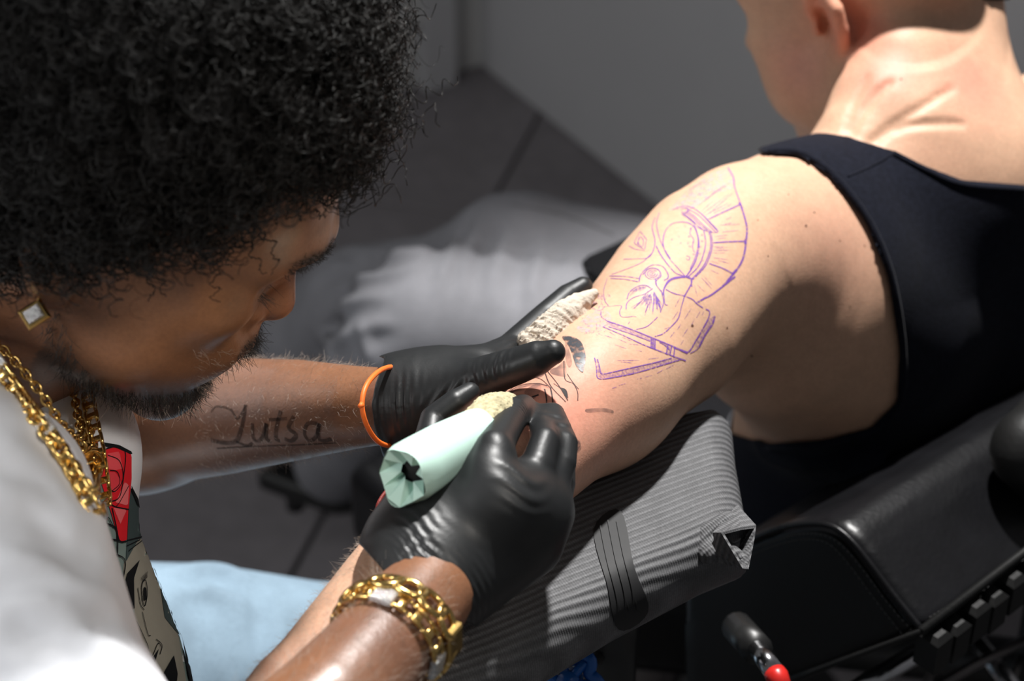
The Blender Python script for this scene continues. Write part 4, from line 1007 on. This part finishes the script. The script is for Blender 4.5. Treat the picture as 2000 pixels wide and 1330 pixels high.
l1 = torus(.0034, .0022, .00085, 14, 6); l2 = torus(.0042, .0038, .0013, 16, 7); hl = hlink(.0046, .0042, .0011); pl1 = plate(.0048, .0044, .0016)
n1, p1 = chain_of('gold_necklace', 'fine gold link necklace whose two strands meet at the round pendant', [(-30, 650, 1.12), (20, 695, 1.11), (80, 768, 1.105), (120, 828, 1.115), (150, 856, 1.135), (160, 862, 1.15), (156, 838, 1.165), (148, 790, 1.18), (137, 728, 1.20), (120, 680, 1.22), (80, 620, 1.25)]+bkp, l1, .0046, (0, math.pi/2), 'gold necklaces round the neck')
pd = W(160, 868, 1.148); pn = nrm([.80, -.58, .15]); pu = nrm(np.cross(pn, Z3)); pv = np.cross(pu, pn)
ppt = MB(); cc_ = pd-np.array([0, 0, .017]); ppt.tube([cc_-pn*.002, cc_-pn*.0018, cc_+pn*.0018, cc_+pn*.002], [.011, .0128, .0128, .011], 28); po = ppt.obj('pendant', M['gold'], n1); po['label'] = 'thick round gold pendant seen nearly edge on'
for s in (-1, 1):
    mb = MB(); mb.tube([cc_+pn*.0024*s+.0105*(math.cos(t)*pu+math.sin(t)*pv) for t in np.linspace(0, 6.283, 33)[:-1]], .0012, 6, True); mb.obj('bezel', M['gold'], po)
mb = MB(); mb.tube([cc_+pn*.0035+.0042*(math.cos(t)*pu+math.sin(t)*pv) for t in np.linspace(0, 6.283, 25)[:-1]], .0016, 6, True); mb.obj('emblem_ring', M['gold'], po)
mb = MB(); mb.tube([pd+.0034*(math.cos(t)*pn+math.sin(t)*pv) for t in np.linspace(0, 6.283, 17)[:-1]], .0012, 6, True)
mb.box(pd-np.array([0, 0, .0045]), (pu, pv, pn), (.005, .002, .0025), .001); mb.obj('bail', M['gold'], po)
n2_, p2_ = chain_of('gold_necklace', 'broad gold panther-link necklace with pave plates hanging lowest on the chest', [(-60, 640, 1.10), (-20, 690, 1.09), (22, 748, 1.085), (66, 806, 1.085), (108, 862, 1.09), (146, 926, 1.10), (176, 985, 1.12), (196, 1008, 1.135), (206, 994, 1.145), (201, 945, 1.152), (192, 880, 1.162), (178, 810, 1.18), (167, 745, 1.20), (150, 690, 1.215), (110, 620, 1.25)]+bkp, hl, .0092, (0,), 'gold necklaces round the neck', (3, 11, 18, 21, 26), pl1)
n3, p3 = chain_of('gold_necklace', 'gold curb-link necklace lying between the fine and the broad chains', [(-60, 665, 1.105), (-10, 715, 1.10), (40, 778, 1.095), (86, 836, 1.10), (128, 890, 1.105), (158, 940, 1.12), (178, 968, 1.135), (184, 950, 1.15), (182, 900, 1.165), (170, 840, 1.18), (158, 770, 1.20), (140, 690, 1.225)]+bkp, l2, .0056, (.7, -.7), 'gold necklaces round the neck', (5,), pl1)
# bracelets
fa = nrm(W(745, 1245, 1.045)-W(835, 1155, 1.08)); b1 = nrm(-FW-fa*(-FW@fa)); b2_ = np.cross(fa, b1)
def bracelet(name, label, ctr, R, n, items, tilt, grp):
    t = thing(name, ctr, label, 'bracelet', grp)
    for i in range(n):
        a = 2*math.pi*i/n; rad = math.cos(a)*b1+math.sin(a)*b2_; p = ctr+R*rad+fa*tilt*math.sin(a); tg = -math.sin(a)*b1+math.cos(a)*b2_+fa*tilt*math.cos(a)/R
        me, nm, m, roll = items(i); place(me, nm, M[m], t, p, tg, rad, roll)
    return t
cub = torus(.0086, .0070, .0020, 22, 8, 1.0); pav = plate(.0085, .0068, .0026); br_h = hlink(.0056, .0050, .0013); pv2 = plate(.0062, .0052, .0020)
R1 = .0292
bracelet('gold_bracelet', 'gold curb-link bracelet with large oval links, next to the black cuff', W(782, 1224, 1.052), R1, 14, lambda i: (pav, 'clasp_plate', 'gold', 0) if i in (12,) else (cub, 'link', 'gold', .3), .004, 'gold bracelets')
bracelet('gold_bracelet', 'narrower gold panther-link bracelet with white stone plates, further from the cuff', W(755, 1252, 1.043), R1, 18, lambda i: (pv2, 'stone_plate', 'diamond', 0) if i in (2, 15, 9) else (br_h, 'link', 'gold', 0), .002, 'gold bracelets')
mb = MB(); g = np.random.default_rng(3)
op = cr([W(*p) for p in ((770, 717, 1.25), (742, 724, 1.222), (716, 752, 1.200), (707, 790, 1.193), (716, 830, 1.198), (738, 862, 1.220), (768, 870, 1.25), (795, 850, 1.30), (800, 790, 1.325), (790, 730, 1.30))], 6, True)
mb.tube(op, .0016, 8, True); mb.tube([W(707, 790, 1.192), W(701, 794, 1.19)], [.0020, .0012], 6)
tag(mb.obj('rubber_band', M['orange'], None), 'orange rubber band round the wrist at the edge of the black glove', 'wristband')
mb = MB(); rc = [(800, 925, 1.215), (768, 947, 1.20), (745, 972, 1.19), (736, 998, 1.187), (742, 1035, 1.195), (780, 1080, 1.215), (840, 1110, 1.23)]
for k in (0, 1): mb.tube(cr([W(x+k*9*math.sin(i), y+k*4, z) for i, (x, y, z) in enumerate(rc)], 6), .0013, 6)
tag(mb.obj('red_cord', M['red'], None), 'dark red cord looping out behind the pale bare forearm', 'cord')
# ------------------------------------------------------------------ stencil and tattoo on the client's arm
SCL = 5.541
def A(*p): return [(1140+x/SCL, 320+y/SCL) for x, y in p]
def B(*p): return [(1100+x/SCL, 540+y/SCL) for x, y in p]
def D(*p): return [(930+x/4.752, 520+y/4.752) for x, y in p]
ink = MB(); thin = MB(); wash = MB()
def L3(l, w_=2.6, mbx=None, **k): ribbons(ink if mbx is None else mbx, bvc, l, w_, **k)
def Lt(l, w_=1.6, **k): ribbons(thin, bvc, l, w_, off=.0002, **k)
L3(A((1560, 40), (1620, 150), (1635, 260), (1695, 430)), 2.4)
L3(A((1690, 420), (1740, 580), (1765, 700), (1755, 850), (1730, 1000), (1680, 1110), (1610, 1200), (1500, 1330)), 4.2)
L3(B((1860, 0), (1721, 110), (1600, 200), (1520, 240), (1440, 290)), 3.4)
for l, w_ in ((((1695, 440), (1520, 520), (1350, 600)), 3), (((1750, 840), (1600, 843), (1400, 855)), 3.2), (((1615, 1190), (1500, 1130), (1360, 1080)), 3)): L3(A(*l), w_)
L3(A((1755, 810), (1740, 842), (1752, 880)), 4); L3(A((1650, 1150), (1612, 1192)), 5); L3(A((1680, 420), (1700, 445), (1712, 480)), 5)
for a in ([(1600, 580), (1540, 605)], [(1690, 655), (1470, 665)], [(1600, 640), (1490, 668)], [(1680, 720), (1500, 740)], [(1560, 770), (1420, 790)], [(1540, 800), (1430, 815)], [(1560, 905), (1400, 895)], [(1600, 935), (1400, 940)], [(1530, 965), (1390, 965)], [(1520, 920), (1420, 912)],
          [(1560, 1040), (1390, 1015)], [(1460, 1190), (1370, 1150)], [(1510, 1130), (1350, 1085)], [(1390, 1320), (1300, 1220)], [(1360, 1320), (1270, 1230)], [(1460, 1080), (1370, 1050)], [(1580, 1080), (1450, 1045)],
          [(1610, 320), (1330, 560)], [(1570, 330), (1290, 540)], [(1440, 290), (1250, 450)], [(1480, 470), (1310, 560)], [(1400, 400), (1270, 520)], [(1590, 200), (1400, 330)], [(1520, 230), (1330, 390)], [(1350, 180), (1180, 260)], [(1300, 180), (1120, 320)], [(1250, 200), (1080, 330)],
          [(1180, 320), (1060, 350)], [(1560, 430), (1380, 520)], [(1600, 440), (1400, 540)]): Lt(A(*a), 1.7, taper=True)
for a in (((1110, 455), (1210, 495), (1300, 565), (1380, 645), (1455, 732), (1392, 742), (1310, 720), (1240, 690), (1200, 650), (1130, 590), (1060, 545)), ((1100, 480), (1220, 540), (1330, 640), (1425, 738)), ((1110, 505), (1210, 580), (1300, 670), (1385, 735)),
          ((1090, 520), (1180, 580), (1260, 660), (1340, 722)), ((1070, 530), (1150, 590), (1230, 660), (1290, 715)), ((1180, 470), (1290, 560), (1380, 660), (1440, 720)), ((960, 500), (1040, 470), (1110, 455)), ((1050, 500), (1100, 480), (1140, 500), (1090, 540), (1060, 520))): L3(A(*a), 2.0)
L3(A((1060, 630), (960, 650), (890, 720), (860, 820), (870, 920), (930, 1030), (1010, 1120), (1100, 1220)), 2)
L3(A((1060, 630), (1130, 640), (1200, 690), (1238, 800), (1245, 900), (1220, 1020), (1170, 1130), (1105, 1222)), 2.8)
L3(A((1195, 650), (1230, 760), (1235, 890), (1205, 1010), (1150, 1140)), 1.6)
L3(A((1300, 720), (1318, 850), (1298, 970), (1240, 1110), (1125, 1228)), 2.2); L3(A((1355, 740), (1375, 850), (1358, 960), (1295, 1105), (1165, 1252)), 2.2); L3(A((1372, 740), (1392, 850), (1375, 965), (1310, 1115), (1180, 1252)), 2.2)
L3(A((820, 530), (790, 640), (808, 760), (850, 880), (940, 1030)), 1.6); L3(A((785, 890), (830, 980), (900, 1080), (990, 1180), (1080, 1215), (1160, 1252)), 2.4)
for x, y in ((1280, 770), (1278, 840), (1265, 900), (1258, 975), (1282, 1050), (1050, 860), (1030, 790), (955, 820), (1130, 860), (1150, 900), (1160, 700), (1140, 790), (1185, 850), (1190, 980), (1095, 680), (1145, 895)):
    fill(wash, bvc, A((x-11, y-8), (x+9, y-10), (x+12, y+8), (x-8, y+10)), step=4)
L3(A((1110, 1000), (1140, 1005), (1150, 1030), (1125, 1045), (1108, 1025)), 1.6); L3(A((1165, 690), (1150, 760), (1190, 820), (1175, 900), (1200, 960)), 1.6)
L3(A((600, 1275), (620, 1200), (690, 1125), (760, 1095), (850, 1110), (900, 1170), (915, 1230), (870, 1262)), 2.2); L3(A((640, 1200), (700, 1140), (770, 1130), (820, 1160), (835, 1215), (785, 1265), (790, 1320)), 2.2)
for r in (70, 48, 28, 12): L3(A(*[(745+r*math.cos(t)*1.15, 1190+r*math.sin(t)*.85) for t in np.linspace(0, 5.6, 9)]), 1.5)
L3(A((280, 1215), (450, 1220), (600, 1242)), 1.8); L3(A((290, 1240), (450, 1252), (590, 1278)), 1.8); L3(A((300, 1200), (480, 1135), (640, 1062), (735, 970)), 1.8)
L3(A((775, 580), (742, 690), (772, 830), (750, 950), (690, 1020), (560, 1030), (430, 1035)), 1.8); L3(A((610, 735), (545, 860), (660, 935), (682, 820), (615, 735)), 1.4, smooth=False); L3(A((618, 785), (580, 862), (640, 905), (652, 830), (622, 790)), 1.3, smooth=False); L3(A((490, 890), (560, 925), (660, 942)), 1.4)
L3(A((600, 790), (590, 850), (600, 880)), 1.4); L3(A((1105, 1222), (1000, 1228), (920, 1262), (880, 1325)), 3); L3(A((1160, 1255), (1170, 1330)), 2.6)
L3(B((1085, 200), (1092, 130), (1150, 50), (1250, 15), (1340, 10)), 3.2); L3(B((1340, 0), (1390, 30), (1375, 100), (1312, 210)), 2.8); L3(B((1312, 210), (1280, 320), (1245, 450), (1170, 540), (1080, 620), (990, 650)), 2.0)
L3(B((1110, 140), (1200, 185), (1310, 212), (1400, 250), (1440, 292), (1510, 340)), 2.4); L3(B((1540, 355), (1580, 375), (1570, 450), (1500, 580), (1430, 700), (1370, 800), (1330, 825)), 3.0)
L3(B((1640, 430), (1610, 520), (1540, 620), (1500, 700), (1470, 760)), 4.2); L3(B((1470, 760), (1430, 800), (1370, 830)), 1.6)
fill(wash, bvc, B((1565, 470), (1640, 435), (1600, 540), (1530, 640), (1480, 755), (1430, 742), (1480, 620)), step=6)
L3(B((480, 485), (700, 560), (950, 660), (1150, 742), (1335, 820)), 3.4); L3(B((490, 545), (700, 612), (940, 702)), 2.4); L3(B((430, 545), (650, 640), (880, 745), (1180, 860), (1325, 912)), 2.8); L3(B((1190, 770), (1310, 820), (1340, 835)), 2)
fill(wash, bvc, B((480, 490), (700, 565), (950, 665), (940, 700), (700, 610), (500, 530)), step=6)
for l in (((950, 672), (950, 772)), ((972, 675), (968, 780)), ((992, 685), (990, 788)), ((1132, 740), (1112, 842)), ((1172, 752), (1152, 852)), ((1205, 768), (1192, 872)), ((1040, 712), (1100, 745), (1150, 795))): L3(B(*l), 3, smooth=False)
fill(wash, bvc, B((950, 672), (992, 685), (990, 788), (950, 772)), step=5, curve=False); fill(wash, bvc, B((1132, 760), (1172, 760), (1152, 852), (1112, 842)), step=5, curve=False); fill(wash, bvc, B((1040, 710), (1160, 760), (1140, 800)), step=5, curve=False)
L3(B((340, 880), (360, 1000), (382, 1106), (560, 1090), (800, 1040), (1100, 950), (1275, 898)), 2.2); L3(B((370, 895), (395, 985), (420, 1055), (600, 1020), (800, 975), (1000, 930), (1170, 882)), 2.0)
fill(wash, bvc, B((345, 890), (375, 900), (420, 1050), (600, 1018), (800, 975), (1000, 930), (1175, 880), (1270, 898), (1100, 950), (800, 1040), (560, 1088), (385, 1102)), step=6, curve=False)
rg = np.random.default_rng(11)
for x in np.linspace(690, 1090, 34):
    ln = rg.uniform(.5, 1.0); x0, y0 = 960+rg.normal(0, 22), 130+rg.normal(0, 20); xe, ye = x+rg.normal(0, 10), 400+rg.normal(0, 18)-.0006*(x-900)**2
    s0 = rg.uniform(.15, .55); p = lambda t: (x0+(xe-x0)*t+18*math.sin(3*t), y0+(ye-y0)*t)
    ribbons(thin if x < 930 else ink, bvc, B(p(s0), p((s0+ln)/2), p(min(1, s0+ln*.6))), 1.8, taper=True)
for x in np.linspace(0, 1, 14): Lt(B((700+240*x, 210-90*x+rg.normal(0, 12)), (760+170*x, 150-40*x), (830+110*x, 105+rg.normal(0, 8))), 1.3, taper=True)
for a in (((690, 250), (720, 170), (800, 110), (890, 95), (950, 130)), ((680, 360), (690, 290), (760, 230), (880, 190), (970, 130)), ((1000, 20), (1000, 80), (1050, 150), (1090, 205)), ((1090, 205), (1100, 300), (1130, 310)), ((1060, 150), (1085, 280), (1050, 390))): L3(B(*a), 1.8)
L3(B((420, 330), (520, 325), (630, 318), (610, 380), (625, 435), (690, 442), (760, 432), (790, 440)), 1.5); L3(B((410, 380), (415, 440), (480, 485)), 1.5); L3(B((790, 575), (900, 545), (980, 480), (1020, 440)), 1.6); L3(B((480, 20), (440, 150), (450, 260), (490, 320)), 1.3); L3(B((300, 340), (400, 370), (450, 330)), 1.2)
for a in ([(1385, 345), (1310, 465)], [(1270, 520), (1235, 575)], [(1200, 605), (1155, 660)], [(1260, 235), (1210, 330)], [(1240, 380), (1180, 470)], [(1480, 380), (1440, 450)], [(1420, 460), (1380, 540)], [(1350, 560), (1290, 650)], [(1300, 690), (1270, 740)], [(1150, 550), (1090, 570)],
          [(1520, 380), (1500, 420)], [(720, 490), (700, 520)], [(580, 910), (820, 908)], [(620, 925), (740, 935)], [(920, 895), (1030, 880)], [(450, 640), (530, 665)], [(600, 680), (690, 720)], [(640, 660), (740, 700)], [(700, 730), (860, 745)], [(560, 740), (680, 780)], [(790, 800), (850, 812)],
          [(500, 600), (560, 640)], [(1010, 1050), (1080, 1010)], [(880, 1090), (960, 1070)], [(800, 1110), (850, 1100)], [(530, 1210), (580, 1195)], [(600, 1180), (670, 1160)], [(1110, 1000), (1190, 960)], [(1500, 20), (1610, 140)], [(1420, 100), (1450, 220)], [(1450, 90), (1530, 170)]): Lt(B(*a), 1.7, taper=True)
for k in range(40):
    x, y = rg.uniform(300, 450), rg.uniform(180, 330); x -= (y-250)*.9-20; Lt(B((x, y), (x+rg.normal(0, 14), y+rg.normal(12, 12))), 1.4)
for k in range(60):
    x, y = rg.uniform(200, 480), rg.uniform(380, 640); Lt(B((x, y), (x+rg.normal(0, 16), y+rg.normal(0, 16))), .9)
for k in range(70):
    t = rg.random(); x, y = 1080+rg.normal(0, 90)+250*t, 470-260*t+rg.normal(0, 40); Lt(A((x, y), (x+40*rg.random(), y-30*rg.random())), 1.0)
st_ = ink.obj('stencil_drawing', M['ink'], client); st_['label'] = 'purple stencil drawing of a crested helmet, bearded face and open book'; stuff(st_)
stuff(thin.obj('stencil_hatching', M['ink_thin'], client)); stuff(wash.obj('stencil_shading', M['ink_wash'], client))
hz_ = MB(); fill(hz_, bvc, A((1250, 190), (1560, 50), (1630, 250), (1400, 330), (1200, 470), (1050, 480), (900, 520), (1000, 420)), .0001, 8); fill(hz_, bvc, B((200, 480), (400, 340), (520, 430), (480, 560), (300, 600), (150, 580)), .0001, 8)
stuff(hz_.obj('stencil_smudge', M['ink_haze'], client))
# finished and fresh tattoo near the gloves
tb = MB(); tg_ = MB(); sm = MB()
fill(sm, bvc, D((800, 660), (880, 655), (960, 690), (1000, 760), (1018, 850), (1005, 930), (985, 985), (930, 930), (900, 840), (860, 740)), .0004, 6)
fill(tg_, bvc, D((690, 960), (760, 930), (825, 880), (835, 1010), (800, 1025), (700, 1000)), step=6); fill(tg_, bvc, D((450, 1165), (540, 1100), (605, 1115), (575, 1195), (490, 1255)), step=6)
fill(tg_, bvc, D((250, 1190), (400, 1110), (560, 1085), (660, 1105), (690, 1140), (560, 1105), (400, 1140), (290, 1210)), step=6); fill(tg_, bvc, D((540, 990), (610, 960), (640, 1000), (570, 1040)), step=6); fill(tg_, bvc, D((830, 700), (870, 800), (890, 900), (860, 940), (830, 860)), step=6)
for l, w_ in ((((630, 960), (690, 1110), (830, 1260)), 2.2), (((815, 880), (825, 1050), (900, 1090), (940, 1170), (942, 1250)), 1.8), (((845, 1000), (890, 1070), (950, 1142)), 1.6), (((190, 1180), (300, 1110), (500, 1040), (600, 1050), (690, 1130)), 1.8), (((635, 1140), (650, 1210), (655, 1290)), 3), (((690, 1130), (705, 1210), (712, 1290)), 3),
              (((270, 1200), (400, 1110), (560, 1090), (660, 1110)), 2.2), (((640, 950), (760, 1100), (850, 1250)), 2), (((300, 1170), (380, 1080), (440, 1010)), 1.6), (((720, 1090), (800, 1150), (850, 1240)), 1.5), (((780, 1130), (830, 1150), (848, 1222)), 3), (((520, 1215), (580, 1195)), 4)): ribbons(tb, bvc, D(*l), w_)
fill(tb, bvc, D((795, 1135), (830, 1150), (846, 1220), (818, 1192)), step=5)
for l in (((1145, 802), (1175, 800), (1195, 803)), ((1118, 868), (1128, 862), (1133, 872), (1122, 880))): fill(tg_, bvc, [(x, y-3) for x, y in l]+[(x+2, y+4) for x, y in l[::-1]], step=4)
fill(tg_, bvc, [(1115, 882), (1128, 860), (1134, 868), (1122, 886)], step=4)
ta = tb.obj('tattoo_linework', M['tat_black'], client); stuff(ta); ta['label'] = 'black linework of the fresh tattoo'
stuff(tg_.obj('tattoo_shading', M['tat_grey'], client)); s_ = sm.obj('ink_smear', M['smear'], client); s_['label'] = 'wet grey ink smear'
mo = MB()
for x, y, r in ((1352, 636, 2.6), (1574, 441, 2.2), (1468, 695, 2.2), (1590, 415, 1.6), (1500, 500, 1.3), (1540, 380, 1.3), (1640, 470, 1.3), (1480, 430, 1.3), (1760, 155, 2.2), (1660, 600, 1.4), (1420, 640, 1.5), (1688, 480, 1.3)): fill(mo, bvc, [(x+r*math.cos(t), y+r*math.sin(t)) for t in np.arange(6)], step=3)
stuff(mo.obj('mole', mat('brown_mole', (.12, .05, .03), .6), client))
# script on the artist's forearm, in old ink: Lutsa
E = lambda *p: [(250+x/3.694, 640+y/3.694) for x, y in p]
sc = MB()
for l, w_ in ((((600, 610), (640, 570), (740, 590), (790, 660), (830, 600), (850, 560)), 3), (((850, 555), (835, 660), (810, 760), (780, 820), (700, 830), (600, 810)), 6), (((780, 820), (860, 850), (900, 830)), 4), (((900, 690), (905, 790), (935, 820), (970, 790), (1000, 690)), 5), (((1000, 690), (1000, 800), (1030, 815)), 6),
              (((1105, 600), (1075, 720), (1070, 800), (1100, 815)), 6), (((1020, 665), (1150, 655)), 4), (((1200, 640), (1160, 720), (1215, 770), (1180, 815), (1130, 800)), 6), (((1370, 690), (1300, 690), (1275, 760), (1310, 815), (1360, 780), (1380, 690)), 5), (((1380, 690), (1375, 790), (1410, 815), (1470, 800)), 6), (((640, 870), (900, 855), (1200, 845), (1500, 830)), 2.5)):
    ribbons(sc, bva, E(*l), w_*1.7)
so_ = sc.obj('script_tattoo', M['old_ink'], artist); stuff(so_); so_['label'] = 'faded script tattoo reading Lutsa'
# ------------------------------------------------------------------ print on the T-shirt (lies on the chest, behind the near sleeve)
G = lambda *p: [(200+x/2.773, 850+y/2.773) for x, y in p]
def part_print(name, m, polys, off, lab=None):
    mb = MB()
    for p, c in polys: fill(mb, bvs, p, off, 7, 1.085, c, False, 60)
    if mb.v:
        o = stuff(mb.obj(name, m, tee))
        if lab: o['label'] = lab
m_print = mat('textile_print', (.5, .5, .5), .8, 0, .2, attr=True, noise=(60, .05)); m_line = mat('print_black', (.008, .009, .011), .85, 0, .15)
teal, teald, face, dk = rgb(122, 140, 137), rgb(66, 80, 82), rgb(150, 147, 136), rgb(16, 20, 24)
part_print('print_ground', m_print, [(G((-60, 60), (150, 100), (135, 270), (180, 350), (250, 570), (320, 800), (400, 1000), (480, 1340), (100, 1340), (-60, 900)), teal)], .0004)
part_print('print_face', m_print, [(G((110, 700), (190, 560), (250, 570), (320, 800), (390, 1000), (450, 1340), (230, 1340), (180, 1060), (100, 960)), face)], .0007, 'grey print of a woman face')
part_print('print_shade', m_print, [(G((140, 270), (180, 350), (245, 560), (190, 560), (120, 690), (130, 500)), teald), (G((300, 780), (330, 830), (390, 1000), (420, 1100), (330, 990)), teald), (G((60, 900), (170, 950), (150, 1080), (60, 1090)), teal)], .0010)
part_print('print_rose', m_print, [(G((0, 80), (60, 65), (110, 90), (148, 105), (148, 240), (130, 400), (122, 570), (80, 575), (40, 420), (10, 330), (-30, 200)), rgb(222, 34, 46))], .0013, 'red rose print')
part_print('rose_petals', m_print, [(G((20, 100), (80, 90), (100, 180), (60, 190), (10, 180)), rgb(232, 84, 92)), (G((15, 200), (60, 200), (95, 260), (60, 310), (15, 290)), rgb(226, 66, 76)), (G((60, 360), (110, 250), (132, 270), (125, 380)), rgb(240, 120, 124)), (G((50, 390), (120, 400), (85, 480)), rgb(238, 110, 116))], .0016)
blk = MB()
fill(blk, bvs, G((-10, 40), (80, 55), (150, 92), (150, 108), (70, 72), (-10, 60)), .0016, 6, 1.085, None, False, 60)
fill(blk, bvs, G((190, 680), (160, 780), (165, 945), (118, 950), (105, 830), (125, 750)), .0016, 6, 1.085, None, False, 60)
fill(blk, bvs, G((60, 1085), (160, 1065), (125, 1150), (95, 1145)), .0016, 6, 1.085, None, False, 60); fill(blk, bvs, G((295, 1160), (270, 1250), (235, 1290), (245, 1230)), .0016, 6, 1.085, None, False, 60); fill(blk, bvs, G((375, 1195), (395, 1290), (390, 1340), (300, 1340), (330, 1270)), .0016, 6, 1.085, None, False, 60)
fill(blk, bvs, G((285, 720), (330, 830), (400, 1000), (470, 1240), (490, 1340), (460, 1340), (410, 1050), (330, 860)), .0016, 6, 1.085, None, False, 60); fill(blk, bvs, G((145, 270), (180, 340), (190, 400), (145, 300)), .0016, 6, 1.085, None, False, 60)
for l, w_ in ((((0, 80), (60, 65), (110, 90), (105, 200), (80, 330), (20, 360)), 2.5), (((20, 110), (80, 140), (100, 230), (60, 300), (20, 290)), 2.0), (((30, 190), (70, 200), (80, 260), (40, 300)), 1.8), (((20, 360), (60, 385), (130, 400)), 2.5), (((40, 390), (60, 480), (80, 570), (120, 575)), 3), (((130, 270), (80, 360), (60, 385)), 2), (((0, 470), (60, 500), (70, 560), (70, 650)), 3),
              (((30, 560), (80, 570)), 3), (((70, 650), (30, 655)), 3), (((70, 650), (110, 680), (105, 760), (60, 900)), 2.5), (((120, 570), (190, 555), (245, 560)), 2.5), (((200, 830), (205, 800), (222, 790), (230, 860), (218, 930), (205, 900), (200, 830)), 2.4), (((180, 830), (195, 920), (215, 950)), 1.8), (((205, 960), (235, 1080), (250, 1090)), 1.6),
              (((175, 1010), (230, 1130), (255, 1200), (290, 1130), (305, 1150)), 1.6), (((160, 1070), (200, 1120), (235, 1280)), 2.2), (((150, 1100), (120, 1180), (180, 1260), (240, 1320)), 3), (((90, 1090), (130, 1200), (220, 1290)), 2.2), (((280, 1110), (310, 1140), (300, 1190)), 2), (((120, 600), (190, 570)), 2), (((130, 630), (200, 575)), 2), (((10, 480), (20, 440), (50, 500)), 2)):
    ribbons(blk, bvs, G(*l), w_, .0018, zmin=1.085)
fill(blk, bvs, G((212, 830), (225, 840), (225, 890), (212, 895)), .0018, 4, 1.085)
for k in range(9): ribbons(blk, bvs, G((205+3*k, 800-3*k), (196+4*k, 775-4*k)), 1.2, .0018, zmin=1.085, smooth=False)
stuff(blk.obj('print_linework', m_line, tee))
